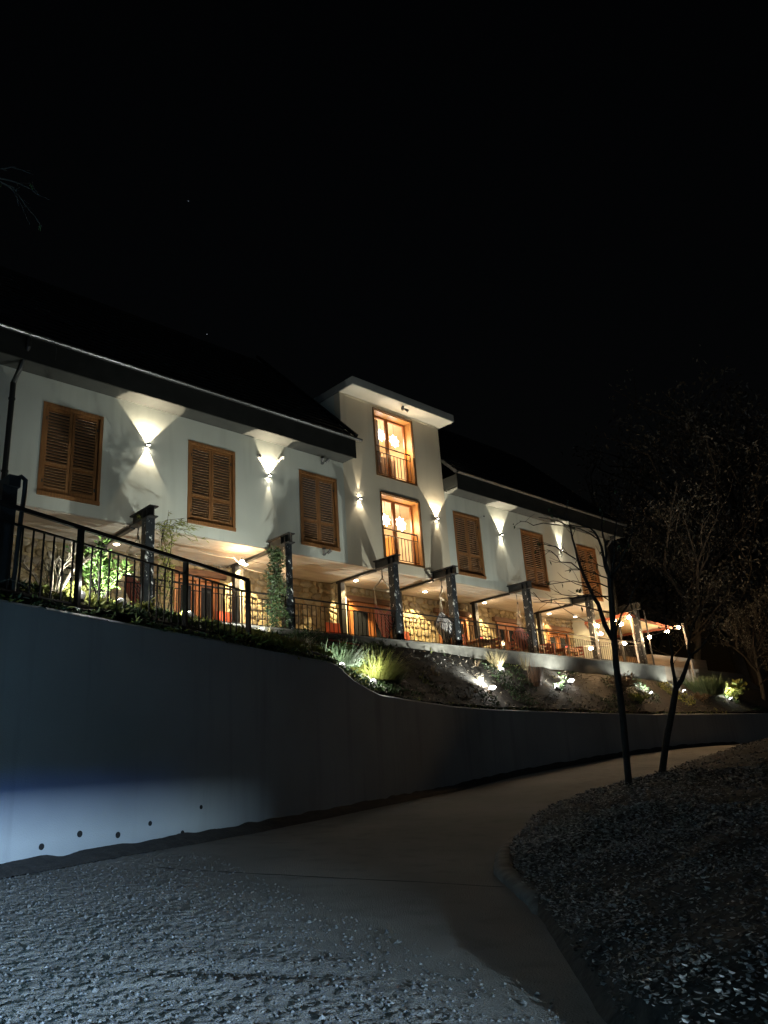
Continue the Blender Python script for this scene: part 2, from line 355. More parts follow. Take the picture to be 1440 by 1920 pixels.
# leaf litter and ground ivy on the bank
lt = MB(); n = 0
def oval(mb, p, d, nrm, L, w):
    d = Vector(d).normalized(); a = d.cross(Vector(nrm)).normalized(); p = Vector(p); c = d.cross(a) * w * .25
    mb.add([p, p + d * L * .3 + a * w * .5 + c, p + d * L * .75 + a * w * .4 + c, p + d * L, p + d * L * .75 - a * w * .4 + c, p + d * L * .3 - a * w * .5 + c], [(0, 1, 2, 3), (0, 3, 4, 5)])
cand = np.random.RandomState(8).rand(160000, 3)
for u, a_, b_ in cand:
    if n > 64000: break
    x, y = (2.6 + 4.6 * a_, -1.2 + 6.8 * b_) if u < .55 else ((5.5 + 6 * a_, 8.5 * b_ - .5) if u < .85 else (10 + 16 * a_, 9.4 * b_))
    e = float(np.interp(x, [q for q, w in EDGE], [w for q, w in EDGE]))
    if y > e - .02 or (x * .7 - y * .72) > 5.2 + x * .5: continue
    dn = float(vnoise(x, y, 1.3) + .3 * vnoise(x, y, 5))
    if dn < -.12 and e - y > .6 and rng.random() < .6: continue
    z = float(bank_z(np.float64(x), np.float64(y))); k = 1 if x < 6 else 1.25 if x < 9 else 1.8
    ph = rng.uniform(0, 6.3); oval(lt, (x, y, z + rng.uniform(0, .03)), (math.cos(ph), math.sin(ph), rng.uniform(-.1, .5)), (rng.gauss(0, .45), rng.gauss(0, .45), 1), rng.uniform(.016, .038) * k, rng.uniform(.010, .024) * k); n += 1
tag(lt.build('leaf_litter', L_LITTER), 'fallen leaves and low ivy covering the bank', kind='stuff')

# strip of dark soil washed up against the foot of the wall
ws_ = MB(); X_ = np.arange(2.0, 30, .07); rows = []
for k, (o, h) in enumerate(((.02, .07), (-.06, .06), (-.16, .045), (-.27, .02), (-.36, -.03))):
    y_ = yw(X_) + o + (.06 * vnoise(X_, X_ * 0 + k, 2.2) if k else 0); z_ = ground(X_, y_) - (.0 if k < 4 else .02) + h * (.7 + .9 * (vnoise(X_, X_ * 0 + 3 + k, 4) + .5)); rows.append(list(zip(X_, y_, z_)))
for r_ in rows: ws_.v += [tuple(map(float, p)) for p in r_]
nX = len(X_); ws_.f += [(j * nX + i + 1, j * nX + i, (j + 1) * nX + i, (j + 1) * nX + i + 1) for j in range(4) for i in range(nX - 1)]
struct(ws_, 'soil_strip', mat('damp soil', (.012, .011, .010), .95, (.03, .027, .024), 9, .8, 30), 'dark damp soil along the foot of the retaining wall', smooth=True)

# garden bed behind the retaining wall
xs = np.concatenate([np.linspace(-14, 2, 20)[:-1], np.arange(2, 34, .16), np.linspace(34, 70, 40)])
def bed(ux):
    pass
nx = len(xs); T = np.linspace(0, 1, 36); vsb = []
for t in T:
    y = (yw(xs) + .1) * (1 - t) + 14.6 * t; z = garden(xs, y); vsb += list(zip(xs, y, z))
gb = MB(); gb.add(vsb, [(j * nx + i, j * nx + i + 1, (j + 1) * nx + i + 1, (j + 1) * nx + i) for j in range(len(T) - 1) for i in range(nx - 1)])
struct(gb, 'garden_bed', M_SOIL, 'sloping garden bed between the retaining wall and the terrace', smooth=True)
# debris, twigs and small stones on the bed
db = MB()
for i in range(2300):
    x = rng.uniform(2.5, 34) if rng.random() < .5 else rng.uniform(9, 24); w = float(yw(x)); y = w + (14.5 - w) * rng.random() ** 1.3 + .05
    if y > 14.5: continue
    z = float(garden(x, y))
    if rng.random() < .25:
        a = rng.uniform(0, 6.3); l = rng.uniform(.1, .45)
        db.tube([(x, y, z + .01), (x + math.cos(a) * l * .5, y + math.sin(a) * l * .5, z + rng.uniform(.01, .06)), (x + math.cos(a) * l, y + math.sin(a) * l, z + .02 + .1 * rng.random() * math.sin(a))], .005, 3, False)
    else:
        db.leaf((x, y, z), (rng.uniform(-1, 1), rng.uniform(-1, 1), rng.uniform(0, .9)), rng.uniform(.05, .13), rng.uniform(.02, .05), rng)
tag(db.build('garden_debris', leafmat('dead leaf and twig', (.07, .055, .04), (.22, .18, .13), (.05, .045, .03))), 'dead leaves and twigs strewn over the garden bed', kind='stuff')

# low ground cover in patches over the bed
gc = [MB(), MB()]
for i in range(24000):
    u = rng.random(); x = rng.uniform(2.6, 11.5) if u < .5 else rng.uniform(11, 34); w = float(yw(x)); y = w + .12 + (14.4 - w) * (rng.random() ** (2.2 if u < .5 else 1.1))
    if y > 14.45 or float(vnoise(x, y, 1.1) + .4 * vnoise(x, y, 3.3)) < (.02 if x < 12 else .16 if x < 17.5 else .02): continue
    z = float(garden(np.float64(x), np.float64(y)))
    gc[0 if float(vnoise(x + 30, y, .7)) > (-.08 if x < 10 else -.3) else 1].leaf((x, y, z + rng.uniform(0, .07)), (rng.gauss(0, 1), rng.gauss(0, 1), rng.uniform(.1, 1.4)), rng.uniform(.05, .12), rng.uniform(.02, .05), rng)
for i in range(3000):
    x = rng.uniform(2.4, 30) if i % 3 < 2 else rng.uniform(2.4, 12); w = float(yw(x)); z = float(itp(x, TOP))
    if float(vnoise(x, w, 2.2)) < -.12: continue
    gc[i % 4 == 0].leaf((x, w + rng.uniform(-.03, .3), z + rng.uniform(-.02, .07)), (rng.gauss(0, 1), rng.gauss(-.3, 1), rng.uniform(-.6, 1.1)), rng.uniform(.04, .11), rng.uniform(.015, .04), rng)
tag(gc[0].build('ground_cover', L_DARK), 'dark trailing ground cover in patches on the garden bed', kind='stuff')
tag(gc[1].build('ground_cover', L_YEL), 'yellowish trailing ground cover in patches on the garden bed', kind='stuff')

# hill behind
def hill_z(x, y): return 4.3 + .10 * np.maximum(y - 14.5, 0) * np.clip((x - 28) / 6, 0, 1) + .16 * np.maximum(y - 26, 0) + .3 * vnoise(x, y, .2)
gridmesh(np.linspace(-40, 110, 76), np.linspace(14.62, 110, 60), hill_z, 'hillside', M_HILL)['label'] = 'dark wooded slope behind the building'
# retaining wall
xw = np.concatenate([np.linspace(-14, 2, 12)[:-1], np.arange(2, 16, .25), np.linspace(16, 70, 60)])
yy = yw(xw); zt = itp(xw, TOP) + .012 * vnoise(xw, yy, 2.0) * 2; zb = ground(xw, yy) - .4
rw = MB(); nw = len(xw)
rows = [(yy, zb), (yy, zb * .5 + zt * .5), (yy, zt - .03), (yy + .03, zt), (yy + .26, zt), (yy + .28, zb)]
for ya, za in rows: rw.v += list(zip(xw.tolist(), ya.tolist(), za.tolist()))
for j in range(len(rows) - 1):
    for i in range(nw - 1): rw.f.append((j * nw + i, j * nw + i + 1, (j + 1) * nw + i + 1, (j + 1) * nw + i))
wt = thing('retaining_wall', 'long smooth grey rendered retaining wall rising beside the driveway', 'wall', (2.88, 8.47, 0))
ro = rw.build('wall_face', M_RET, wt); ro.location = (-2.88, -8.47, 0)
AW = R(19.6)
for k, (x, z, r_) in enumerate([(3.40, 1.21, .032), (3.86, 1.29, .034), (4.38, 1.235, .034), (4.86, 1.32, .028), (5.73, 1.45, .026), (5.40, 1.17, .03)]):
    y = float(yw(x)); h = MB(); nx_, ny_ = math.sin(AW), -math.cos(AW)
    h.tube([(x - nx_ * .05, y - ny_ * .05, z), (x + nx_ * .008, y + ny_ * .008, z)], r_, 10)
    ho = h.build('drain_pipe', M_HOLE, wt); ho.location = (-2.88, -8.47, 0)
# chipped corner of render and rubble at the wall foot
cr = MB()
for k in range(26):
    x = 3.02 + rng.random() * .42; y = float(yw(x)) - .05 - rng.random() * .1; z = float(road_z(np.float64(x), np.float64(y))); r = rng.uniform(.012, .045)
    cr.add([(x + r * p[0] * rng.uniform(.7, 1.3), y + r * p[1] * rng.uniform(.6, 1), z + r * (p[2] * .8 + .4)) for p in ICO], [(0, 1, 2), (0, 2, 3), (0, 3, 4), (0, 4, 5), (0, 5, 1), (6, 2, 1), (6, 3, 2), (6, 4, 3), (6, 5, 4), (6, 1, 5)])
tag(cr.build('rubble', M_KERB), 'small heap of grey rubble at the foot of the retaining wall', kind='stuff')

# ------------------------------------------------------------------ the building
D = 15.52; ZS = 7.31; ZT_ = 10.30; XL, XR = -4.0, 27.75
BX0, BX1, BZ = 13.88, 18.14, 12.52
BLD = thing('building', 'long two storey white rendered building with stone ground floor and dark tiled roof', 'building', (0, 0, 0))
WINX = [2.06, 5.50, 8.94, 12.28, 18.48, 22.04, 25.53]; WW = 1.32; WZ0, WZ1 = 7.583, 9.683
BAYW = [(15.22, 16.86, 10.22, 12.37), (15.30, 16.90, 7.60, 9.65)]

def wall_face(x0, x1, z0, z1, y, thick, ops, name, m, parent, ret=0.25):
    """front skin at y with openings (x0,x1,z0,z1) and reveals of depth ret, plus edges"""
    cx = sorted({x0, x1, *[o[0] for o in ops], *[o[1] for o in ops]}); cz = sorted({z0, z1, *[o[2] for o in ops], *[o[3] for o in ops]})
    w = MB()
    for a, b in zip(cx, cx[1:]):
        for c, d in zip(cz, cz[1:]):
            mx, mz = (a + b) / 2, (c + d) / 2
            if any(o[0] < mx < o[1] and o[2] < mz < o[3] for o in ops): continue
            w.add([(a, y, c), (b, y, c), (b, y, d), (a, y, d)], [(0, 1, 2, 3)])
            w.add([(a, y + thick, c), (b, y + thick, c), (b, y + thick, d), (a, y + thick, d)], [(3, 2, 1, 0)])
    for a, b, c, d in ops:
        w.add([(a, y, c), (b, y, c), (b, y, d), (a, y, d), (a, y + thick, c), (b, y + thick, c), (b, y + thick, d), (a, y + thick, d)],
              [(0, 4, 5, 1), (1, 5, 6, 2), (2, 6, 7, 3), (3, 7, 4, 0)])
    w.add([(x0, y, z0), (x1, y, z0), (x1, y, z1), (x0, y, z1), (x0, y + thick, z0), (x1, y + thick, z0), (x1, y + thick, z1), (x0, y + thick, z1)],
          [(0, 1, 5, 4), (2, 3, 7, 6), (0, 4, 7, 3), (1, 2, 6, 5)])
    return w.build(name, m, parent)
sh = [(x, x + WW, WZ0, WZ1) for x in WINX]
wall_face(XL, BX0, ZS, ZT_, D, .25, [s for s in sh if s[0] < 14], 'facade_wall', M_FAC, BLD)
wall_face(BX1, XR, ZS, ZT_, D, .25, [s for s in sh if s[0] > 14], 'facade_wall', M_FAC, BLD)
wall_face(BX0, BX1, ZS, BZ, D - .002, .25, BAYW, 'bay_wall', M_BAY, BLD)
sw = MB(); sw.box(BX0, BX0 + .2, D + .25, D + 5.2, ZS + .3, BZ); sw.box(BX1 - .2, BX1, D + .25, D + 5.2, ZS + .3, BZ); sw.box(BX0 + .2, BX1 - .2, D + 5.0, D + 5.2, ZS + .3, BZ)
sw.build('bay_side_wall', M_FAC, BLD)
ew = MB(); ew.box(XR - .25, XR, D + .25, D + 9, 4.6, ZT_); ew.box(XL, XL + .25, D + .25, D + 9, 4.6, ZT_); ew.box(XL + .25, XR - .25, D + 8.75, D + 9, 4.6, ZT_)
ew.build('end_wall', M_FAC, BLD)
br = MB(); br.box(BX0 - .02, BX1 + .12, D - .62, D + 5.4, BZ + .012, BZ + .25)
br.build('bay_roof', mat('bay fascia paint', (.30, .31, .30), .7, (.25, .26, .25), 3), BLD)
bs = MB(); bs.box(BX0, BX1 + .1, D - .6, D - .005, BZ, BZ + .01); bs.build('bay_soffit', M_BAYSOF, BLD)
bc = MB(); bc.box(BX0 + .2, BX1 - .2, D - .03 + .001, D - .003, BZ - .05, BZ - .002); bc.build('cornice_strip', M_BAY, BLD)

# eaves, gutter and roof of both wings
for (a, b) in ((XL - .4, BX0 - .01), (BX1 + .01, XR + .45)):
    s = MB(); s.box(a, b, D - .55, D - .003, 10.24, 10.27); s.build('eave_soffit', M_EAVESOF, BLD)
    s = MB(); s.box(a, b, D - .59, D - .55, 10.20, 10.76); s.build('fascia', M_EAVE, BLD)
    s = MB(); s.box(a, b, D - .55, D + .26, 10.30, 10.70)
    s.build('eave_box', M_EAVE, BLD)
    s = MB(); n = 7
    for x0_, x1_ in ((a - .02, b + .16),):
        prof = [(math.cos(t) * .065, math.sin(t) * .065) for t in np.linspace(math.pi, 2 * math.pi, n)]
        prof2 = [(p[0] * .9, p[1] * .9) for p in reversed(prof)]; pr = prof + prof2; K = len(pr)
        s.add([(x, D - .66 + p[0], 10.765 + p[1]) for x in (x0_, x1_) for p in pr], [(i, (i + 1) % K, K + (i + 1) % K, K + i) for i in range(K)] + [tuple(range(K - 1, -1, -1)), tuple(range(K, 2 * K))])
    s.build('gutter', M_GUT, BLD)
    # roof slope of 45 degrees with raised tile rows
    s = MB(); up = Vector((0, 1, 1)).normalized(); nn = Vector((0, -1, 1)).normalized(); p0 = Vector((0, D - .62, 10.76)); k = 0; Ls = 6.6
    step = .33
    rowsn = int(Ls / step)
    for k in range(rowsn):
        q0 = p0 + up * (k * step); q1 = q0 + up * step
        A = [q0 + nn * .05, q1 + nn * .015, q1 - nn * .06, q0 - nn * .06]
        s.add([(x, v.y, v.z) for x in (a, b) for v in A], [(0, 1, 5, 4), (1, 2, 6, 5), (2, 3, 7, 6), (3, 0, 4, 7), (3, 2, 1, 0), (4, 5, 6, 7)])
    s.build('roof', M_ROOF, BLD)
    s = MB(); top = p0 + up * Ls
    s.add([(x, y, z) for x in (a, b) for (y, z) in ((top.y, top.z), (top.y, top.z - .1), (top.y + 4.8, 10.66), (top.y + 4.8, 10.76))], [(0, 1, 5, 4), (1, 2, 6, 5), (2, 3, 7, 6), (3, 0, 4, 7), (3, 2, 1, 0), (4, 5, 6, 7)])
    s.build('rear_roof', M_ROOF, BLD)
v = MB(); v.bar((BX0 - .06, D - .7, 10.83), (BX0 - .06, D + 4.0, 15.53), .09, .09, (0, -1, 1)); v.build('roof_verge', M_EAVE, BLD)
# gable over the right end
g = MB(); g.add([(x, y, z) for x in (XR - .25, XR) for (y, z) in ((D, 10.3), (D + 8.7, 10.3), (D + 4.2, 14.9))], [(0, 1, 2), (5, 4, 3), (0, 3, 4, 1), (1, 4, 5, 2), (2, 5, 3, 0)])
g.build('gable_wall', M_FAC, BLD)

# soffit boards under the overhanging upper floor
BEAMX = [3.98, 7.62, 11.26, 14.90, 17.27, 20.96, 24.68]
cuts = [XL, *[b for b in BEAMX], XR]
nb = 7; bw = (17.45 - D) / nb
for a, b in zip(cuts, cuts[1:]):
    me = None
    for k in range(nb):
        s = MB(); y0 = D + .004 + k * bw; dz = rng.uniform(0, .006)
        s.box(a + .055, b - .055, y0 + .004, y0 + bw - .006, ZS - .03 - dz, ZS - .004); s.build('soffit_board', M_SOF, BLD)
s = MB(); s.box(XL, XR, D + .26, 17.6, ZS + .001, ZS + .3); s.build('floor_slab', M_CONC, BLD)

# stone ground floor
YST = 17.45
DOORS = [(2.3, 3.6, 4.85, 6.85), (9.70, 11.0, 4.85, 6.90), (15.50, 17.42, 4.85, 6.80), (19.45, 20.92, 4.85, 6.80), (22.55, 23.75, 4.85, 6.78), (25.65, 27.1, 4.85, 6.74)]
wall_face(XL, 28.0, 4.6, ZS - .035, YST, .3, DOORS, 'stone_wall', M_MORT, BLD, .3)
SW = [o for o in BLD.children if o.name.startswith('stone_wall')][0]
def stone_mesh(seed):
    r = random.Random(seed); n = 8; vs = []; ph = [r.uniform(.82, 1.0) for _ in range(n)]
    for ring, (sc, y) in enumerate(((1, 0), (.97, -.55), (.72, -1.0))):
        for j in range(n):
            t = 2 * math.pi * (j + .5) / n; c, s_ = math.cos(t), math.sin(t)
            k = ph[j] / max(abs(c), abs(s_)) ** .72
            vs.append((c * k * sc * .5, y + r.uniform(-.12, .12) * (ring > 0), s_ * k * sc * .5))
    vs.append((r.uniform(-.08, .08), -1.12, r.uniform(-.08, .08)))
    fs = [(a * n + j, a * n + (j + 1) % n, (a + 1) * n + (j + 1) % n, (a + 1) * n + j) for a in range(2) for j in range(n)] + [(2 * n + j, 2 * n + (j + 1) % n, 3 * n) for j in range(n)]
    mb = MB(); mb.add(vs, fs); return mb
STV = [stone_mesh(i) for i in range(8)]; STM = [q.mesh('stone', M_STONE, False) for q in STV]
stones = []
z = 4.86
while z < 7.2:
    hh = rng.uniform(.13, .25); hh = min(hh, 7.265 - z)
    if hh < .08: break
    x = 3.6 + rng.uniform(0, .2)
    while x < 27.7:
        w = rng.uniform(.2, .46) if rng.random() < .75 else rng.uniform(.12, .2)
        cx, cz = x + w / 2, z + hh / 2 + rng.uniform(-.025, .025)
        if not any(o[0] - .12 < x + w and x < o[1] + .12 and cz < o[3] + .2 for o in DOORS):
            stones.append((cx, cz, w * rng.uniform(.9, 1.02), hh * rng.uniform(.85, 1.12), rng.uniform(.025, .06), rng.uniform(-.3, .3), rng.randrange(8)))
        x += w
    z += hh
near = sorted(stones, key=lambda s_: (s_[0] < 9.5, s_[0]))
for s_ in near[:298]:
    inst('stone', STM[s_[6]], SW, (s_[0], YST - .002, s_[1]), (0, s_[5], 0), (s_[2], s_[4], s_[3]))
rest = MB()
for s_ in near[298:]:
    c, sn = math.cos(s_[5]), math.sin(s_[5]); q = STV[s_[6]]
    rest.add([(s_[0] + (p[0] * s_[2]) * c + p[2] * s_[3] * sn, YST - .002 + p[1] * s_[4], s_[1] - p[0] * s_[2] * sn + p[2] * s_[3] * c) for p in q.v], q.f)
tag(rest.build('stone', randmat('field stone far', [(0.30, 0.24, 0.15), (0.46, 0.38, 0.23), (0.38, 0.33, 0.25), (0.24, 0.20, 0.15)], 0.9, 0.7, 9, per_island=True), SW, smooth=True), kind='stuff')

# doors in the stone wall
for i, (a, b, c, d) in enumerate(DOORS):
    f = MB(); y0, y1 = YST - .06, YST + .12
    f.box(a, a + .09, y0, y1, c, d); f.box(b - .09, b, y0, y1, c, d); f.box(a + .09, b - .09, y0, y1, d - .1, d)
    f.box((a + b) / 2 - .035, (a + b) / 2 + .035, y0 + .02, y1, c, d - .1)
    f.build('door_frame', M_DOOR, BLD)
    l = MB(); l.box(a - .18, b + .18, YST - .13, YST - .003, d + .01, d + .17); l.build('lintel', mat('lintel oak', (.16, .08, .04), .7, (.1, .05, .03), 6, stretch=(.6, 4, 4)), BLD)
    for (p, q) in ((a + .095, (a + b) / 2 - .04), ((a + b) / 2 + .04, b - .095)):
        e = MB(); yd0, yd1 = YST + .0, YST + .05
        e.box(p, p + .1, yd0, yd1, c + .02, d - .12); e.box(q - .1, q, yd0, yd1, c + .02, d - .12)
        e.box(p + .1, q - .1, yd0, yd1, c + .02, c + .22); e.box(p + .1, q - .1, yd0, yd1, d - .24, d - .12)
        dd = e.build('door', M_DOOR, BLD)
        g = MB(); g.box(p + .1, q - .1, yd0 + .02, yd0 + .03, c + .22, d - .24); g.build('pane', M_GLASSDK, dd)
        if i == 2 and p < 16: 
            h = MB(); h.tube([(q - .2, yd0 - .0, 5.78), (q - .235, yd0 - .05, 5.72), (q - .24, yd0 - .06, 5.64), (q - .21, yd0 - .05, 5.56), (q - .17, yd0, 5.52)], [.012, .025, .03, .025, .012], 6)
            h.build('white_crescent', mat('white crescent', (.8, .78, .72), .3), dd)  # curved white crescent standing out from the door glass
# inner columns and pale pilasters
for x in BEAMX[1:]:
    if x not in (7.62,):
        p = MB(); p.box(x + .16, x + .42, YST - .16, YST - .003, 4.85, ZS - .04); p.build('pilaster', M_PILA, BLD)
    c = thing('steel_column', '', 'column', (x + .02, 17.05, 4.85), group='slim dark columns under the overhang')
    q = MB(); q.box(-.075, .075, -.075, .075, .02, ZS - .036 - 4.85); q.build('shaft', M_BLACK, c)
    q = MB(); q.box(-.12, .12, -.12, .12, 0, .02); q.build('base_plate', M_BLACK, c)
    c['label'] = {7.62: 'slim dark column behind the leftmost hanging chair', 11.26: 'slim dark column seen through the end of the sloping railing', 14.90: 'slim dark column left of the oak double door', 17.27: 'slim dark column right of the oak double door',
                  20.96: 'slim dark column right of the middle striped hammock chair', 24.68: 'slim dark column nearest the dining tables'}[x]

# shuttered windows
LEAFW = (WW - .16) / 2 - .012
slat = MB(); slat.bar((.055, 0, 0), (LEAFW - .055, 0, 0), .060, .009, (0, -.80, .60)); SLAT = slat.mesh('slat', M_SLAT)
lf = MB(); hL = WZ1 - WZ0 - .18; hm = hL * .33
lf.box(0, .055, -.02, .02, 0, hL); lf.box(LEAFW - .055, LEAFW, -.02, .02, 0, hL)
for a, b in ((0, .10), (hm - .028, hm + .028), (hL - .055, hL)): lf.box(.055, LEAFW - .055, -.019, .019, a, b)
LEAF = lf.mesh('shutter', M_WOOD)
fr = MB(); fr.box(0, .07, -.015, .16, .09, WZ1 - WZ0 - .001); fr.box(WW - .07, WW, -.015, .16, .09, WZ1 - WZ0 - .001); fr.box(.07, WW - .07, -.013, .16, WZ1 - WZ0 - .075, WZ1 - WZ0 - .001); fr.box(-.0, WW, -.035, .16, 0, .088)
FR = fr.mesh('window_frame', M_WOOD)
bk = MB(); bk.box(.07, WW - .07, .17, .18, .09, WZ1 - WZ0 - .08); BK = bk.mesh('pane', M_GLASSDK)
hg = MB(); hg.box(-.008, .03, -.034, -.02, 0, .07); HG = hg.mesh('hinge', M_BLACK)
for wi, x in enumerate(WINX):
    f = inst('window_frame', FR, BLD, (x, D, WZ0)); inst('pane', BK, f)
    for s in range(2):
        o = inst('shutter', LEAF, BLD, (x + .08 + s * (LEAFW + .012) + (.0 if s == 0 else .0), D + .045, WZ0 + .095))
        if wi == 0: continue
        zz = [t for t in np.linspace(.135, hm - .055, 8)] + [t for t in np.linspace(hm + .06, hL - .085, 17)]
        for t in zz: inst('slat', SLAT, o, (0, rng.uniform(-.001, .001), float(t) + rng.uniform(-.002, .002)))
        for t in (.2, hL - .3): inst('hinge', HG, o, (0 if s == 0 else LEAFW - .03, 0, t))

# the two lit french windows of the bay, with their little railings
for wi, (a, b, c, d) in enumerate(BAYW):
    f = MB(); y0, y1 = D - .02, D + .03
    f.box(a - .035, a + .0, y0 - .015, y0 + .015, c - .035, d + .035); f.box(b, b + .035, y0 - .015, y0 + .015, c - .035, d + .035)
    f.box(a, b, y0 - .015, y0 + .015, d, d + .035); f.box(a, b, y0 - .015, y0 + .015, c - .035, c)
    f.build('window_frame', mat('dark oak edge', (.16, .08, .03), .5), BLD)
    f = MB(); f.box(a + .001, a + .03, D + .001, D + .34, c + .03, d - .03); f.box(b - .03, b - .001, D + .001, D + .34, c + .03, d - .03); f.box(a + .001, b - .001, D + .001, D + .34, d - .03, d - .001); f.box(a + .001, b - .001, D + .001, D + .34, c + .001, c + .03)
    f.build('window_reveal', M_FRAME, BLD)
    e = MB(); ys0, ys1 = D + .27, D + .33; mid = (a + b) / 2 - .02
    for p, q in ((a + .03, mid), (mid + .0, b - .03)):
        e.box(p, p + .06, ys0, ys1, c + .03, d - .03); e.box(q - .06, q, ys0, ys1, c + .03, d - .03); e.box(p + .06, q - .06, ys0, ys1, d - .09, d - .03); e.box(p + .06, q - .06, ys0, ys1, c + .03, c + .12)
    s_ = e.build('window_sash', mat('red oak sash', (.34, .13, .045), .4, (.26, .09, .03), 5), BLD)
    for z_ in (c + 1.05,):
        pass
    h = MB(); h.tube([(mid - .03, ys0 - .03, c + .95), (mid - .03, ys0 - .03, c + 1.07)], .012, 6); h.build('handle', M_GREY, s_)
    r = MB(); yr = D + .05; zt = c + .98
    r.tube([(a + .04, yr, zt), (b - .14, yr, zt), (b - .12, yr, zt - .02), (b - .12, yr, zt - .22)], .019, 6); r.tube([(a + .04, yr, zt - .2), (b - .12, yr, zt - .2)], .013, 6); r.tube([(a + .04, yr, c + .09), (b - .1, yr, c + .09)], .009, 6)
    ro = r.build('guard_rail', mat('bay railing steel', (.03, .014, .010), .5), BLD)
    bb = MB(); bb.tube([(0, 0, 0), (0, 0, zt - .2 - c - .09)], .0115, 5); BBM = bb.mesh('baluster', MATS['bay railing steel'])
    nbal = 11
    for k in range(nbal): inst('baluster', BBM, ro, (a + .1 + k * (b - a - .24) / (nbal - 1), yr, c + .09))
    # room behind
    z0r, z1r = c - .02, d + .06
    rm = MB(); X0, X1, Y0, Y1 = a - .7, b + 1.0, D + .26, D + 3.2; X0 = max(X0, BX0 + .22); X1 = min(X1, BX1 - .22)
    rm.add([(X0, Y0, z0r), (X1, Y0, z0r), (X1, Y1, z0r), (X0, Y1, z0r), (X0, Y0, z1r), (X1, Y0, z1r), (X1, Y1, z1r), (X0, Y1, z1r)], [(0, 1, 2, 3), (4, 7, 6, 5), (1, 5, 6, 2), (2, 6, 7, 3), (3, 7, 4, 0)])
    rm.build('room', M_INT, BLD)
    dr = MB(); dr.box(X1 - 1.25, X1 - .42, Y1 - .08, Y1 - .01, z0r + .002, z0r + 2.0); dr.build('room_door', M_INTW, BLD)
    wd = MB(); wd.box(X1 - .2, X1 - .003, Y0 + 1.75, Y0 + 2.5, z0r + .002, z1r - .45); wd.build('cupboard', M_INTW, BLD)
    cu = MB(); n = 16
    def curtain(xa, xb, y, za, zb, m, name):
        cu = MB(); n = 18; vs = []
        for z_ in (za, (za + zb) / 2, zb):
            for i in range(n + 1): vs.append((xa + (xb - xa) * i / n, y + .03 * math.sin(i * 1.9) + .01 * math.sin(z_ * 5 + i), z_))
        for z_ in (zb, (za + zb) / 2, za):
            for i in range(n, -1, -1): vs.append((xa + (xb - xa) * i / n, y + .008 + .03 * math.sin(i * 1.9), z_))
        fs = []
        for r_ in range(2):
            for i in range(n): fs += [(r_ * (n + 1) + i, r_ * (n + 1) + i + 1, (r_ + 1) * (n + 1) + i + 1, (r_ + 1) * (n + 1) + i)]
        for r_ in range(3, 5):
            for i in range(n): fs += [(r_ * (n + 1) + i, r_ * (n + 1) + i + 1, (r_ + 1) * (n + 1) + i + 1, (r_ + 1) * (n + 1) + i)]
        cu.add(vs, fs); return cu.build(name, m, BLD, smooth=True)
    if wi == 0:
        curtain(15.62, 15.80, D + .42, c + .05, d - .06, M_CURT, 'curtain')
        curtain(15.32, 15.6, D + .55, c + .05, c + 1.1, M_CURTD, 'drape'); curtain(15.95, 16.6, D + .55, c + .05, c + .95, M_CURTD, 'drape')
    else:
        curtain(15.38, 15.75, D + .6, c + .45, c + 1.15, M_CURTD, 'drape')

def star_lamp(x, y, z, r, label, up):
    t = thing('star_lamp', label, 'star lamp', (x, y, z), group='glowing paper star lamps in the bay windows')
    s = MB(); n = 8; vs = []
    for sy in (-1,):
        vs.append((0, -.05, 0))
        for k in range(2 * n):
            a_ = math.pi * k / n + .2; rr = r if k % 2 == 0 else r * .66
            vs.append((math.cos(a_) * rr, 0, math.sin(a_) * rr))
        vs.append((0, .05, 0))
    m_ = len(vs) - 1
    s.add(vs, [(0, 1 + k, 1 + (k + 1) % (2 * n)) for k in range(2 * n)] + [(m_, 1 + (k + 1) % (2 * n), 1 + k) for k in range(2 * n)])
    s.build('star', M_STAR, t); c_ = MB(); c_.tube([(0, 0, r * .6), (0, 0, up)], .006, 5); c_.build('cord', M_CABLE, t)
star_lamp(15.97, 16.02, 12.02 - .15, .205, 'left star lamp glowing in the upper bay window', .5)
star_lamp(16.55, 16.02, 11.96 - .15, .22, 'right star lamp glowing in the upper bay window', .56)
star_lamp(15.92, 16.02, 9.05, .205, 'left star lamp glowing in the lower bay window', .6)
star_lamp(16.57, 16.02, 9.04, .235, 'right star lamp glowing in the lower bay window', .6)
for c in (11.75, 9.15): lamp('room_light', 'POINT', (16.3, 17.6, c), 75, (1, .72, .42), size=.12)
for (z_, e) in ((11.4, 10), (8.9, 8)): lamp('reveal_fill', 'POINT', (16.45, 15.74, z_), e * 1.7, (1, .66, .27), size=.03)  # added point lamps without fittings, brighten the oak window reveals

# downpipes
for (x, lab) in ((4.83, 0), (27.62, 1)):
    s = MB(); s.tube([(x + .06, D - .60, 10.72), (x + .06, D - .60, 10.50), (x + .03, D - .35, 10.12), (x, D - .09, 9.86), (x, D - .09, 7.4), (x, D - .09, 5.1)], .055, 10)
    p = s.build('downpipe', M_PIPE, BLD)
    for z_ in (9.5, 7.9):
        k = MB(); k.tube([(x, D - .09, z_ - .02), (x, D - .09, z_ + .02)], .068, 10); k.box(x - .02, x + .02, D - .09, D - .003, z_ - .015, z_ + .015); k.build('pipe_clip', M_PIPE, p)
s = MB(); s.tube([(4.56, D - .01, 10.1), (4.56, D - .012, 9.4), (4.58, D - .01, 8.3)], .009, 5); s.build('cable', M_CABLE, BLD)
s = MB(); s.tube([(5.2, D - .72, 10.78), (5.34, D - .75, 10.74), (5.42, D - .72, 10.55), (5.44, D - .64, 10.35)], .006, 4); s.build('loose_cable', M_CABLE, BLD)

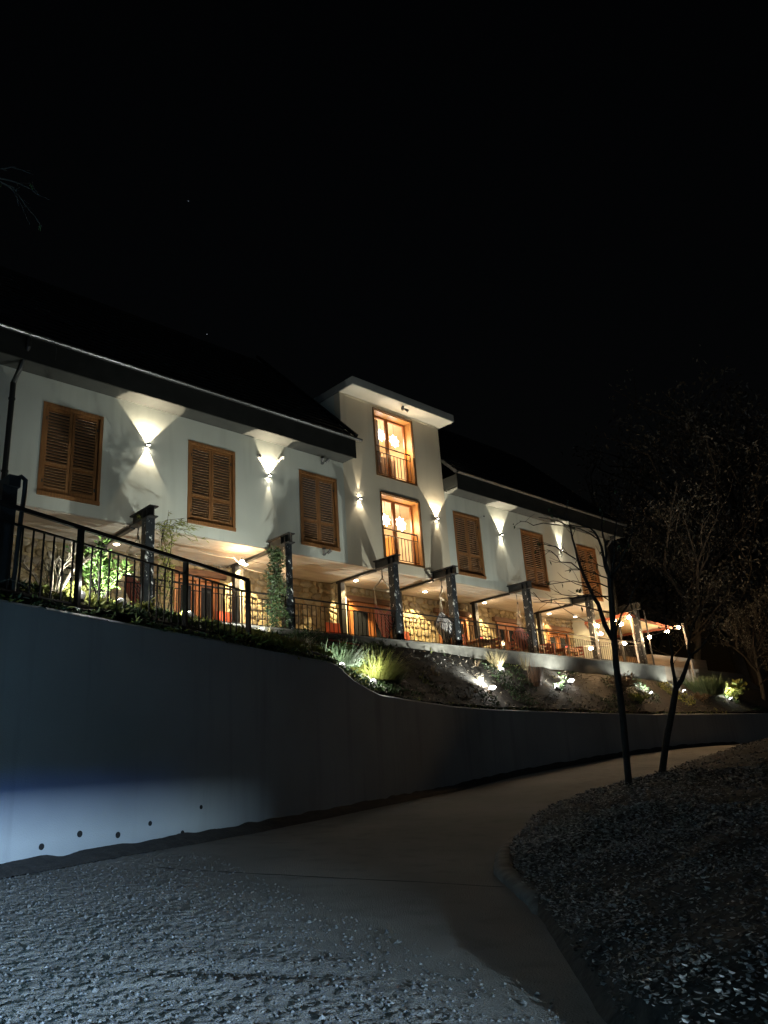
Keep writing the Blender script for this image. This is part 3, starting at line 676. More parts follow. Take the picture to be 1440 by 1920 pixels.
# wall lamps (up / down light)
WL = [(7.88, 84, 62, 1.0, .75, 'wall lamp between the two leftmost shuttered windows'), (11.27, 82, 30, 1.0, .3, 'wall lamp under the pair of round fittings, between second and third shutters'),
      (14.42, 24, 80, .35, .12, 'narrow beamed wall lamp left of the bay windows'), (17.66, 78, 46, 1.0, .18, 'wall lamp just right of the bay windows'),
      (20.86, 72, 62, 1.0, .3, 'wall lamp between fourth and fifth shuttered windows'), (24.41, 52, 40, 1.0, .03, 'wall lamp behind the bare tree branches, rightmost on the facade')]
for x, au, ad, eu, ed, lab in WL:
    t = thing('wall_lamp', lab, 'wall lamp', (x, D, 9.27), group='up and down wall lamps on the facade')
    s = MB(); s.tube([(0, -.075, -.028), (0, -.075, .028)], .055, 14, False); s.tube([(0, -.075, -.028), (0, -.075, .028)], .048, 14, False); s.box(-.03, .03, -.03, -.002, -.024, .024); s.build('lamp_body', M_GREY, t)
    s = MB(); s.tube([(0, -.075, -.004), (0, -.075, .004)], .046, 14); s.build('lens', M_WLENS, t)
    lamp('up_beam', 'SPOT', (0, -.06, .035), 150 * eu, (1, .86, .62), t, .008, (0, 0, 1), au, .14)
    lamp('down_beam', 'SPOT', (0, -.06, -.035), 110 * ed, (1, .86, .62), t, .008, (0, 0, -1), ad, .35)

# recessed ceiling lights in the soffit
for i, (x, y, lab) in enumerate([(11.47, 16.89, 'warm round soffit light beside the third roof beam'), (15.25, 16.75, 'soffit light above the oak double door'), (18.2, 16.75, 'soffit light right of the fifth beam'),
                                 (21.36, 16.9, 'soffit light above the middle of the terrace'), (25.33, 17.0, 'soffit light nearest the right end of the terrace'), (26.9, 16.85, 'faint soffit light at the building corner'), (7.9, 16.9, 'soffit light over the leftmost hanging chair'), (4.3, 16.9, 'soffit light at the left edge')]):
    t = thing('soffit_light', lab, 'ceiling light', (x, y, ZS - .04), group='round lights in the soffit')
    s = MB(); s.tube([(0, 0, -.012), (0, 0, -.002)], .085, 14); s.build('rim', M_WHITE, t)
    s = MB(); s.tube([(0, 0, -.03), (0, 0, -.013)], [.05, .07], 14); s.build('lens', M_DOWN, t)
    e = [150, 150, 150, 140, 130, 10, 5, 30][i]
    lamp('down_beam', 'SPOT', (0, 0, -.045), e * 2.1, (1, .76, .36), t, .03, (0, .10, -1), 108, .2)
    lamp('glow', 'POINT', (0, -.25, -.45), e * .05, (1, .74, .45), t, .05)
# small fittings on the render
def fitting(name, lab, cat, x, z, f): 
    t = thing(name, lab, cat, (x, D, z)); f(t); return t
def ringf(t):
    s = MB(); s.tube([(0, -.05, 0), (0, -.004, 0)], [.06, .07], 14); s.build('rim', M_WHITE, t); s = MB(); s.tube([(0, -.058, 0), (0, -.052, 0)], .035, 12); s.build('cover', M_GREY, t)
fitting('vent_cap', 'small round white vent cap above the second wall lamp', 'vent', 10.98, 9.76, ringf)
def camf(t):
    s = MB(); s.tube([(0, -.003, 0), (0, -.03, 0)], .05, 12); s.build('mount', M_WHITE, t); s = MB(); s.tube([(0, -.03, .0), (.02, -.12, .03)], .02, 8); s.build('arm', M_WHITE, t)
    s = MB(); s.tube([(-.04, -.24, -.03), (.07, -.06, .09)], .045, 12); s.build('camera_body', M_WHITE, t)
fitting('security_camera', 'white bullet security camera above the second wall lamp', 'camera', 11.62, 9.80, camf)
def twin(t):
    s = MB(); s.tube([(0, -.003, 0), (0, -.05, 0)], .04, 10); s.build('mount', M_GREY, t)
    for a_ in (-1, 1):
        s = MB(); s.tube([(0, -.05, 0), (a_ * .07, -.12, .05)], .012, 6); s.tube([(a_ * .06, -.09, .02), (a_ * .12, -.17, .10)], [.035, .05], 10); s.build('spot_head', M_GREY, t)
fitting('twin_spotlight', 'small dark twin spotlight under the eave left of the bay', 'spotlight', 13.09, 10.05, twin)
fitting('twin_spotlight', 'small dark twin spotlight low on the wall under the third shutters', 'spotlight', 13.02, 7.42, twin)
t = fitting('twin_spotlight', 'small dark twin spotlight hanging from the bay soffit', 'spotlight', 16.07, BZ - .02, twin); t.location = (16.07, D - .45, BZ - .003); t.rotation_euler = (R(90), 0, 0)
for x, lab in ((20.07, 'tiny dark screw cap left of the fifth wall lamp'), (21.67, 'tiny dark screw cap right of the fifth wall lamp')):
    s = MB(); s.tube([(0, -.02, 0), (0, -.003, 0)], .028, 10); o = s.build('junction_button', M_GREY, loc=(x, D, 9.79)); tag(o, lab, 'junction cap')

# ------------------------------------------------------------------ terrace
tf = MB(); tf.box(-6, 28.9, 14.95, 24, 4.62, 4.85); struct(tf, 'terrace_floor', M_CONC, 'terrace floor in front of the stone wall')
tk = MB(); tk.box(-6, 28.9, 14.55, 14.949, 4.3, 5.05); struct(tk, 'terrace_edge', M_CONC, 'weathered concrete edge beam of the terrace')
tp = MB(); tp.box(-6, 28.9, 14.52, 14.96, 5.052, 5.09); struct(tp, 'terrace_coping', mat('coping dark', (.12, .115, .10), .8, (.2, .19, .17), 4, .3, 30), 'thin dark coping on the terrace edge')

# pergola frames: steel post with white flecks and an I-beam running back under the soffit
def fleck_mat():
    M = mat('flecked black steel', (0.022, 0.026, 0.03), 0.4, bump=0.3, bscale=30); nt = M.node_tree; b = nt.nodes['Principled BSDF']
    tc = nt.nodes.new('ShaderNodeTexCoord'); mp = nt.nodes.new('ShaderNodeMapping'); mp.inputs['Scale'].default_value = (7, 9, 5)
    n = nt.nodes.new('ShaderNodeTexNoise'); n.inputs['Scale'].default_value = 1.5; n.inputs['Detail'].default_value = 5; n.inputs['Roughness'].default_value = .7
    nt.links.new(tc.outputs['Object'], mp.inputs[0]); nt.links.new(mp.outputs[0], n.inputs[0])
    r = nt.nodes.new('ShaderNodeValToRGB'); r.color_ramp.elements[0].position = .60; r.color_ramp.elements[1].position = .62
    r.color_ramp.elements[0].color = (.022, .026, .03, 1); r.color_ramp.elements[1].color = (.75, .76, .74, 1)
    nt.links.new(n.outputs[0], r.inputs[0]); nt.links.new(r.outputs[0], b.inputs['Base Color']); return M
M_FLECK = fleck_mat()
PL = {7.62: 'tall flecked steel pergola post behind the sloping railing, beside the leftmost hanging chair', 11.26: 'flecked pergola post with the dark climbing plant beside it', 14.90: 'pergola post in front of the lower bay window, right of the pink hammock chair',
      17.27: 'pergola post right of the black and white hammock chair', 20.96: 'pergola post below the fifth shuttered window', 24.68: 'pergola post behind the bare tree, partly hidden by its trunk', 27.9: 'last pergola post at the right end of the terrace by the canvas sail'}
for x in PL:
    t = thing('pergola_frame', PL[x], 'pergola post', (x, 14.83, 5.09), group='pergola posts along the terrace edge')
    s = MB(); s.box(-.1, .1, -.1, .1, .015, 2.14); s.build('post', M_FLECK, t)
    s = MB(); s.box(-.16, .16, -.15, .12, 0, .015); s.build('base_plate', M_BLACK, t)
    b = MB(); ya = -.24; yb = (D - 14.83) - .004
    b.box(-.1, .1, ya, yb, 2.365, 2.39); b.box(-.1, .1, ya, yb, 2.142, 2.165); b.box(-.012, .012, ya, yb, 2.165, 2.365)
    for q in (-.08, .1): b.box(-.085, .085, q, q + .01, 2.165, 2.365)
    yc = 17.2 - 14.83
    b.box(-.05, .05, yb + .01, yc, 2.115, 2.175)
    b.build('beam', M_BLACK, t)
    c = MB(); c.tube([(0, .42, 2.14), (0, .42, 2.09), (.03, .42, 2.06), (0, .42, 2.03), (-.02, .42, 2.06)], .009, 5); c.build('eye_bolt', M_GUT, t)

# terrace railing panels between the posts
px = [5.6, 7.62, 11.26, 14.90, 17.27, 20.96, 24.68, 27.9]
bal = MB(); bal.tube([(0, 0, 0), (0, 0, .60)], .0105, 5, False); BAL = bal.mesh('baluster', M_RAILR)
names = ['terrace railing panel at the far left, seen through the sloping railing', 'terrace railing panel behind the leafy climber and sloping railing', 'terrace railing panel above the low bushes, left of the oak double door', 'terrace railing panel in front of the right orange chair',
         'terrace railing panel right of the black and white hammock chair', 'terrace railing panel in front of the left dining table', 'terrace railing panel behind the bare tree trunk']
for i, (a, b) in enumerate(zip(px, px[1:])):
    a += .11; b -= .11; t = thing('terrace_railing', names[i], 'railing', ((a + b) / 2, 14.74, 5.09), group='railing panels along the terrace'); h = (b - a) / 2
    s = MB(); s.box(-h, h, -.02, .02, .80, .83); s.build('top_rail', M_RAILR, t)
    s = MB(); s.box(-h, h, -.01, .01, .675, .69); s.box(-h, h, -.01, .01, .06, .075); s.build('cross_rail', M_RAILR, t)
    for q in (-h + .02, 0, h - .02) if h > 1.4 else (-h + .02, h - .02):
        s = MB(); s.box(q - .015, q + .015, -.015, .015, 0, .80); s.build('rail_post', M_RAILR, t)
    n = int(2 * h / .135)
    for k in range(1, n): inst('baluster', BAL, t, (-h + k * 2 * h / n, 0, .075))

# ------------------------------------------------------------------ railing on the retaining wall
ux, uy = math.cos(AW), math.sin(AW)
def wp(s_, off, z): return (2.88 + ux * s_ - uy * off, 8.47 + uy * s_ + ux * off, z)
t = thing('wall_railing', 'black steel railing on top of the left end of the retaining wall', 'railing', wp(2, .12, 3.65))
O = Vector(t.location); rl = lambda s_, off, z: tuple(Vector(wp(s_, off, z)) - O)
SA, SB = -2.4, 4.25
for s_ in (-1.15, .92, 2.80, SB):
    m_ = MB(); m_.bar(rl(s_, .12, 3.52 if s_ > 4 else 3.65), rl(s_, .12, 4.70), .075, .04, (ux, uy, 0)); m_.build('rail_post', M_RAIL, t)
m_ = MB(); m_.bar(rl(SA, .12, 4.71), rl(SB + .02, .12, 4.71), .045, .045); m_.build('top_rail', M_RAIL, t)
m_ = MB(); m_.bar(rl(SA, .12, 4.52), rl(SB, .12, 4.52), .03, .02); m_.bar(rl(SA, .12, 3.77), rl(SB, .12, 3.77), .03, .02); m_.build('cross_rail', M_RAIL, t)
bal = MB(); bal.box(-.008, .008, -.008, .008, 0, .74); BAL2 = bal.mesh('baluster', M_RAIL)
k = SA + .1
while k < SB - .05:
    if min(abs(k - q) for q in (-1.15, .92, 2.80)) > .06: inst('baluster', BAL2, t, rl(k, .12, 3.775), (0, 0, AW))
    k += .142
# tall post at the left with bent tube
t = thing('gate_post', 'tall thick black steel post with a bent tube at the left edge, behind the railing', 'post', (2.80, 8.78, 3.6))
s = MB(); s.box(-.08, .08, -.08, .08, 0, 1.40); s.build('post', M_BLACK, t)
s = MB(); s.bar((.03, -.12, 1.45), (-.05, 1.1, 1.47), .13, .13); s.build('beam', M_BLACK, t)
s = MB(); s.tube([(.05, -.02, 1.50), (.10, -.10, 1.52), (.135, -.14, 1.47), (.135, -.14, 1.30), (.12, -.14, 1.0), (.10, -.14, 0)], .026, 8); s.build('bent_tube', M_BLACK, t)

# ------------------------------------------------------------------ hanging hammock chairs
def stripes(name, a, b, c, scale):
    M = bpy.data.materials.new(name); M.use_nodes = True; nt = M.node_tree; bs_ = nt.nodes['Principled BSDF']; bs_.inputs['Roughness'].default_value = .9
    uv = nt.nodes.new('ShaderNodeTexCoord'); w = nt.nodes.new('ShaderNodeTexWave'); w.inputs['Scale'].default_value = scale; w.bands_direction = 'X'; w.inputs['Distortion'].default_value = .6; w.inputs['Detail'].default_value = 1
    nt.links.new(uv.outputs['UV'], w.inputs[0]); r = nt.nodes.new('ShaderNodeValToRGB'); cr = r.color_ramp; cr.interpolation = 'CONSTANT'
    cr.elements[0].color = (*a, 1); cr.elements[1].position = .45; cr.elements[1].color = (*b, 1); e = cr.elements.new(.8); e.color = (*c, 1)
    nt.links.new(w.outputs[0], r.inputs[0]); nt.links.new(r.outputs[0], bs_.inputs['Base Color']); return M
def hammock(x, y, ztop, zbar, zbot, w, rz, m, label):
    t = thing('hammock_chair', label, 'hammock chair', (x, y, ztop), rz, group='hammock chairs hanging from the pergola beams')
    zb = zbar - ztop; zz = zbot - ztop
    s = MB(); s.tube([(0, 0, 0), (.01, 0, -.12), (0, 0, -.16)], .012, 5); s.tube([(0, 0, -.1), (0, 0, zb + .36)], .008, 5); s.tube([(0, 0, zb + .42), (.02, 0, zb + .38), (0, 0, zb + .33)], .022, 6); s.build('hanging_chain', M_GREY, t)
    s = MB()
    for a_ in (-1, 1): s.tube([(0, 0, zb + .34), (a_ * w * .96, 0, zb + .01)], .017, 5)
    s.build('rope', M_ROPE, t)
    s = MB(); s.tube([(-w, 0, zb), (w, 0, zb)], .026, 8); s.build('spreader_bar', mat('spreader wood', (.8, .66, .46), .6), t)
    s = MB()
    for a_ in (-1, 1):
        for k in range(5): s.tube([(a_ * w * .95, 0, zb), (a_ * w * (.93 - .03 * k), -.06 + .03 * k, zb - .46)], .006, 3, False)
    s.build('fringe_cord', M_ROPE, t)
    nu, nv = 12, 26; vs = []; uvs = []
    for sd_ in (0, 1):
        for i in range(nu + 1):
            u = i / nu * 2 - 1
            for j in range(nv + 1):
                v = j / nv * 2 - 1
                sag = 1 - abs(v) ** 1.7; H_ = zb - .42 - zz; dep = (zb - .42) - H_ * sag * (1 - (.48 if u < 0 else .62) * abs(u) ** 1.4)
                wx = w * .93 * v * (1 - .22 * (1 - abs(u)) * sag) * (1 - .3 * sag * abs(v)); yy_ = u * .30 * (sag ** .8)
                vs.append((wx + .010 * math.sin(u * 14 + v * 2), yy_ + sd_ * .008 + .012 * math.sin(u * 19) * sag, dep + .012 * math.sin(u * 16 + v * 3) + sd_ * .004))
    N = (nu + 1) * (nv + 1); fs = []
    for i in range(nu):
        for j in range(nv):
            a_ = i * (nv + 1) + j; fs += [(a_, a_ + 1, a_ + nv + 2, a_ + nv + 1)]
    fs += [tuple(reversed([q + N for q in f])) for f in fs]
    s = MB(); s.add(vs, fs); me = s.mesh('sling', m, True); uvl = me.uv_layers.new(name='uv')
    for lp in me.loops:
        k = lp.vertex_index % N; uvl.data[lp.index].uv = ((k // (nv + 1)) / nu, (k % (nv + 1)) / nv)
    inst('sling', me, t)
ST_P = stripes('pink striped canvas', (.50, .13, .12), (.70, .52, .42), (.35, .10, .10), 2.6)
ST_B = stripes('black white striped canvas', (.03, .03, .04), (.75, .70, .62), (.10, .08, .10), 3.2)
ST_R = stripes('red striped canvas', (.42, .10, .07), (.55, .30, .22), (.16, .05, .05), 2.6)
hammock(7.55, 15.15, 7.12, 6.52, 5.35, .27, R(12), ST_R, 'leftmost hanging chair, brown red striped, behind the sloping railing')
hammock(14.72, 15.1, 7.12, 6.55, 5.17, .34, R(0), ST_P, 'pink striped hammock chair in front of the oak double door')
hammock(17.15, 15.1, 7.16, 6.55, 5.28, .36, R(28), ST_B, 'black and white striped hammock chair right of the orange chair')
hammock(20.85, 15.15, 7.12, 6.45, 5.28, .36, R(28), ST_R, 'red striped hammock chair left of the sixth pergola post')

# ------------------------------------------------------------------ terrace furniture
def tub_chair(x, y, rz, label):
    t = thing('orange_chair', label, 'chair', (x, y, 4.85), rz, group='orange chairs against the stone wall')
    s = MB(); s.box(-.27, .27, -.26, .2, .22, .44); s.build('seat', M_ORANGE, t)
    s = MB(); s.add([(-.26, .21, .3), (.26, .21, .3), (.26, .30, .3), (-.26, .30, .3), (-.22, .31, 1.06), (.22, .31, 1.06), (.22, .38, 1.06), (-.22, .38, 1.06)], [(0, 3, 2, 1), (4, 5, 6, 7), (0, 1, 5, 4), (1, 2, 6, 5), (2, 3, 7, 6), (3, 0, 4, 7)]); s.build('backrest', M_ORANGE, t)
    for a_ in (-1, 1):
        for b_ in (-.2, .2):
            s = MB(); s.tube([(a_ * .22, b_, 0), (a_ * .22, b_, .22)], .018, 6); s.build('leg', M_BLACK, t)
tub_chair(10.82, 16.5, R(8), 'orange chair seen through the end of the sloping railing')
tub_chair(14.22, 16.4, R(-6), 'orange chair left of the oak double door, by a dark column')
tub_chair(17.2, 16.5, R(5), 'orange chair between the pink and the black striped hammocks')
tub_chair(6.5, 16.3, R(40), 'orange chair in shade behind the left end of the railing')
def table(x, y, rz, label):
    t = thing('dining_table', label, 'table', (x, y, 4.85), rz, group='dark wood tables on the right of the terrace')
    s = MB(); s.box(-.45, .45, -.35, .35, .74, .78); s.build('tabletop', M_TABLE, t)
    s = MB(); s.box(-.4, .4, -.3, .3, .66, .738); s.build('apron', M_TABLE, t)
    for a_ in (-1, 1):
        for b_ in (-1, 1): s = MB(); s.box(a_ * .38 - .03, a_ * .38 + .03, b_ * .28 - .03, b_ * .28 + .03, 0, .66); s.build('leg', M_TABLE, t)
def chair(x, y, rz, label):
    t = thing('wooden_chair', label, 'chair', (x, y, 4.85), rz, group='red brown wooden chairs at the terrace tables')
    s = MB(); s.box(-.21, .21, -.21, .21, .43, .46); s.build('seat', M_REDW, t)
    s = MB(); s.box(-.2, .2, .19, .215, .72, .80); s.box(-.2, .2, .19, .215, .84, .92); s.box(-.2, .2, .19, .215, .6, .66); s.build('backrest', M_REDW, t)
    for a_ in (-1, 1):
        s = MB(); s.box(a_ * .19 - .018, a_ * .19 + .018, -.2, -.165, 0, .43); s.build('leg', M_REDW, t)
        s = MB(); s.box(a_ * .19 - .018, a_ * .19 + .018, .175, .21, 0, .93); s.build('leg', M_REDW, t)
tabs = [(19.6, 15.9, 0, 'dining table behind the fourth terrace railing panel, left of three'), (22.3, 15.9, 4, 'dining table right of the sixth pergola post'), (24.2, 15.8, -3, 'dining table beside the last oak door')]
pos = ['left of the leftmost dining table', 'right of the leftmost dining table', 'left of the dining table by the sixth pergola post', 'right of the dining table by the sixth pergola post', 'left of the dining table by the last oak door', 'right of the dining table by the last oak door']
for i, (x, y, a_, l) in enumerate(tabs):
    table(x, y, R(a_), l)
    chair(x - .62, y + .05, R(90 + a_), 'red brown wooden chair ' + pos[2 * i]); chair(x + .62, y - .05, R(-88 + a_), 'red brown wooden chair ' + pos[2 * i + 1])
for x, y, l in ((19.7, 15.85, 'small red lantern on the leftmost dining table'), (22.2, 15.85, 'small red lantern on the dining table by the sixth pergola post'), (24.3, 15.75, 'small red lantern on the dining table by the last oak door')):
    t = thing('table_lantern', l, 'lantern', (x, y, 5.63), group='red lanterns on the tables'); s = MB(); s.tube([(0, 0, 0), (0, 0, .12)], .05, 8); s.build('glass', mat('red lantern glass', (.9, .12, .08), .4, emit=1.2), t); s = MB(); s.tube([(0, 0, .12), (0, 0, .16)], [.055, .02], 8); s.build('lid', M_BLACK, t)

# slatted fence, low walls, poles and canvas sail on the right
t = thing('slatted_fence', 'pale vertical slatted fence at the right end of the terrace, lit orange', 'fence', (27.6, 16.85, 4.85))
s = MB(); s.box(0, .085, 0, .02, 0.0, 1.03); SLF = s.mesh('fence_slat', mat('fence larch', (.42, .26, .13), .7, (.3, .18, .09), 5, stretch=(4, 4, .5)))
for k in range(31): inst('fence_slat', SLF, t, (k * .115, 0, .02 + rng.uniform(-.01, .01)))
s = MB(); s.box(-.02, 3.6, .021, .06, .15, .22); s.box(-.02, 3.6, .021, .06, .8, .87); s.build('fence_rail', M_REDW, t)
s = MB(); s.box(28.92, 36.2, 14.7, 15.0, 4.1, 5.12); s.box(28.92, 33.6, 15.001, 15.3, 4.1, 5.62)
s.add([(36.2, 14.7, 4.1), (38.6, 14.7, 4.1), (38.6, 15, 4.1), (36.2, 15, 4.1), (36.2, 14.7, 5.12), (38.6, 14.7, 4.3), (38.6, 15, 4.3), (36.2, 15, 5.12)], [(0, 3, 2, 1), (4, 5, 6, 7), (0, 1, 5, 4), (2, 3, 7, 6), (1, 2, 6, 5)])
tag(s.build('low_wall', M_CONCW), 'low board marked concrete wall stepping down at the right of the terrace', 'wall')
s = MB(); s.box(28.0, 33.6, 15.31, 24, 4.5, 4.84); struct(s, 'lower_patio', M_CONC, 'paved patio under the canvas sail')
A, B_, C_, D_ = Vector((26.6, 16.3, 6.93)), Vector((27.1, 14.75, 7.04)), Vector((30.45, 14.72, 6.78)), Vector((30.2, 18.4, 6.80))
t = thing('shade_sail', 'cream canvas shade sail with red hem lit from below by bulbs', 'canopy', (28.5, 16, 6.9)); o_ = Vector(t.location)
n = 14; vs = []
for sd_ in (0, 1):
    for i in range(n + 1):
        for j in range(n + 1):
            u, v_ = i / n, j / n; p = (A * (1 - u) + D_ * u) * (1 - v_) + (B_ * (1 - u) + C_ * u) * v_
            cen = (A + B_ + C_ + D_) / 4; k = 1 - .10 * (math.sin(math.pi * u) * (abs(v_ - .5) * 2) ** 3 + math.sin(math.pi * v_) * (abs(u - .5) * 2) ** 3)
            p = cen + (p - cen) * k; p.z += -.10 * math.sin(math.pi * u) * math.sin(math.pi * v_) + .004 * sd_; vs.append(p - o_)
N = (n + 1) ** 2; fs = [(i * (n + 1) + j, i * (n + 1) + j + 1, (i + 1) * (n + 1) + j + 1, (i + 1) * (n + 1) + j) for i in range(n) for j in range(n)]; fs += [tuple(reversed([q + N for q in f])) for f in fs]
s = MB(); s.add(vs, fs); s.build('canvas', M_SAIL, t, smooth=True)
s = MB(); g_ = lambda i, j: vs[i * (n + 1) + j]
for path in ([g_(0, j) for j in range(n + 1)], [g_(i, n) for i in range(n + 1)], [g_(n, j) for j in range(n, -1, -1)], [g_(i, 0) for i in range(n, -1, -1)]):
    for a_, b_ in zip(path, path[1:]): s.bar(a_ + Vector((0, 0, -.045)), b_ + Vector((0, 0, -.045)), .02, .11)
s.build('hem', M_SAILE, t)
s = MB()
for p, q in ((A, (26.3, 17.4, 7.1)), (B_, (27.85, 14.83, 7.2)), (C_, (31.36, 14.6, 6.88)), (D_, (31.4, 19.2, 6.9))): s.tube([p - o_, Vector(q) - o_], .008, 5)
s.build('guy_rope', M_ROPE, t)
for (x, y, z0, z1, r, lab, dx) in ((31.4, 14.6, 4.2, 6.95, .045, 'pale galvanised pole holding the outer corner of the sail', -.2), (27.15, 14.62, 5.06, 6.95, .035, 'thin bright pole left of the last pergola post', -.1), (28.25, 14.6, 4.3, 7.15, .03, 'thin dark pole right of the last pergola post', -.1), (30.2, 18.5, 4.84, 6.95, .045, 'pale pole at the back corner of the sail', 0)):
    t = thing('sail_pole', lab, 'pole', (x, y, z0)); s = MB(); s.tube([(0, 0, .01), (dx, 0, z1 - z0)], r, 10); s.build('shaft', M_POLE if 'dark' not in lab else M_BLACK, t); s = MB(); s.tube([(0, 0, 0), (0, 0, .01)], r * 2.2, 12); s.build('base_plate', M_GREY, t)
# string lights
S1 = [(22.0, 14.5, 6.9), (23.4, 14.5, 6.45), (24.45, 14.5, 6.33), (25.66, 14.5, 6.63), (26.73, 14.5, 6.85), (28.2, 14.5, 6.75), (30.57, 14.5, 6.78), (31.3, 14.55, 6.9)]
S2 = [(21.0, 14.5, 5.6), (23.82, 14.5, 5.53), (26.11, 14.5, 5.85), (28.05, 14.5, 6.22), (29.56, 14.5, 6.55), (31.25, 14.55, 6.85)]
S3 = [(24.2, 14.45, 6.3), (24.61, 14.5, 6.06), (26.11, 14.5, 6.53), (26.9, 14.6, 6.9)]
S4 = [(9.3, 15.6, 6.98), (10.4, 15.8, 7.02), (11.35, 16.6, 7.05), (13, 16.9, 7.18)]
for pth, lab in ((S1, 'upper black light string sagging across the right of the terrace'), (S2, 'lower light string rising to the outer sail pole'), (S3, 'short light string near the canvas sail'), (S4, 'pale cable tied under the soffit near the third beam')):
    s = MB(); pts = []
    for a_, b_ in zip(pth, pth[1:]):
        for k in range(5):
            u = k / 5; pts.append(Vector(a_).lerp(Vector(b_), u) + Vector((0, 0, -.16 * u * (1 - u) * (Vector(b_) - Vector(a_)).length)))
    pts.append(Vector(pth[-1])); s.tube(pts, .012 if lab[0] != 'p' else .01, 5); tag(s.build('string_cable', M_CABLE if lab[0] != 'p' else M_ROPE), lab, 'cable')
BUL = [(23.82, 14.5, 5.45, 'lowest left string bulb, just above the terrace edge'), (24.45, 14.5, 6.27, 'string bulb left of the bare tree trunk, on the upper cable'), (24.61, 14.5, 6.0, 'string bulb just below the upper left one, before the sail'), (25.66, 14.5, 6.57, 'string bulb immediately right of the tree trunk at the sail front edge'),
       (26.11, 14.5, 6.47, 'string bulb glowing in front of the middle of the sail'), (26.73, 14.5, 6.78, 'brightest string bulb at the front peak of the sail'), (26.11, 14.5, 5.77, 'small string bulb under the sail, between trunk and pergola post'), (28.05, 14.5, 6.14, 'string bulb just right of the last pergola post'),
       (29.56, 14.5, 6.48, 'string bulb second from the outer sail pole'), (30.57, 14.5, 6.71, 'string bulb nearest the outer sail pole')]
sk = MB(); sk.tube([(0, 0, .045), (0, 0, .10)], .02, 8); SKM = sk.mesh('socket', M_CABLE)
bb = MB(); bb.tube([(0, 0, -.055), (0, 0, -.045), (0, 0, -.01), (0, 0, .02), (0, 0, .045)], [.02, .05, .065, .05, .02], 10); BM = bb.mesh('bulb', M_BULB, True)
for x, y, z_, l in BUL:
    t = thing('string_bulb', l, 'light bulb', (x, y, z_), group='warm bulbs on the light strings'); inst('socket', SKM, t); inst('bulb', BM, t)
t = thing('string_bulb', 'single warm bulb under the third roof beam, above the railing end', 'light bulb', (10.6, 15.75, 6.93)); inst('socket', SKM, t); inst('bulb', BM, t, scale=(1, 1, 1))

# ------------------------------------------------------------------ garden floodlights
FL = [(3.78, 8.98, 22, 150, 'small floodlight under the pale bare shrub'), (4.55, 9.50, 62, 150, 'floodlight hidden among the bushes behind the left railing'), (6.1, 10.45, 60, 150, 'floodlight washing the soil behind the middle of the railing'), (9.55, 13.45, 240, 150, 'bright floodlight just beyond the end of the sloping railing'),
      (18.25, 14.05, 40, 130, 'floodlight inside the glowing straw tuft'), (16.64, 13.25, 350, 150, 'brightest floodlight, near the retaining wall below the middle of the terrace'), (21.3, 13.85, 125, 135, 'bright floodlight below the terrace edge right of the russet tuft'),
      (20.2, 13.6, 30, 150, 'floodlight beside the small pale plant near the wall'), (25.9, 13.65, 135, 140, 'floodlight between the two tree trunks'), (32.1, 13.6, 90, 150, 'floodlight under the yellow bush at the far right'), (10.85, 11.55, 30, 160, 'floodlight under the feathery yellow green bush'), (9.75, 11.2, 28, 160, 'floodlight on the wall lip left of the feathery bush'), (28.9, 13.9, 60, 150, 'floodlight left of the silver green bush')]
for x, y, e, ang, lab in FL:
    z_ = float(garden(np.float64(x), np.float64(y)))
    t = thing('garden_floodlight', lab, 'floodlight', (x, y, z_), group='floodlights in the garden bed')
    s = MB(); s.tube([(0, 0, -.06), (0, 0, .06)], .012, 6); s.build('stake', M_BLACK, t)
    s = MB(); s.tube([(0, -.02, .05), (0, .0, .09), (0, .03, .13)], [.035, .065, .07], 12); s.build('head', M_GREY, t)
    big = x in (16.64, 21.3)
    s = MB(); s.tube([(0, .031, .131), (0, .045, .15), (0, .055, .165)], [.062, .05, .02], 12); s.build('lens', M_FLOOD, t)
    if big: s = MB(); s.tube([(0, -.03, .12), (0, -.032, .155), (0, -.03, .19)], [.06, .10, .06], 12); s.build('bulb', M_FLOOD, t)  # added glowing globe on two floodlights, enlarged to imitate their glare
    lamp('flood_beam', 'SPOT', (0, .07, .22), e, (.95, 1, .90), t, .035, (0, .55, .84), ang, .8)
    lamp('spill', 'POINT', (0, -.12, .24), e * (.20 if e < 60 else .022), (1, .98, .88), t, .03)

# ------------------------------------------------------------------ plants
def at_garden(x, y): return (x, y, float(garden(np.float64(x), np.float64(y))) - .02)
def bush(name, lab, cat, x, y, h, r, m, nleaf, L, w, seed, stemm=M_BARK, up=.6, group=None, z=None):
    rd = random.Random(seed); p = at_garden(x, y); p = (x, y, z) if z is not None else p
    t = thing(name, lab, cat, p, group=group); st = MB(); lv = MB()
    for k in range(max(5, nleaf // 60)):
        a_ = rd.uniform(0, 6.3); q = r * rd.uniform(.2, .95); top = Vector((math.cos(a_) * q, math.sin(a_) * q, h * rd.uniform(.55, 1) * (1 - .3 * (q / r) ** 2)))
        mid = top * .5 + Vector((0, 0, h * .12)); st.tube([(0, 0, 0), mid, top], [.012, .008, .003], 4, False)
        for j in range(60):
            u = rd.uniform(.25, 1.05); c = (mid * (2 - 2 * u) + top * (2 * u - 1)) if u > .5 else mid * (2 * u)
            d = Vector((rd.gauss(0, 1), rd.gauss(0, 1), rd.gauss(up, .7))); c = c + d * rd.uniform(0, .12) * r
            lv.leaf(c, d, L * rd.uniform(.6, 1.3), w * rd.uniform(.6, 1.2), rd)
    st.build('stem', stemm, t); lv.build('foliage', m, t); return t
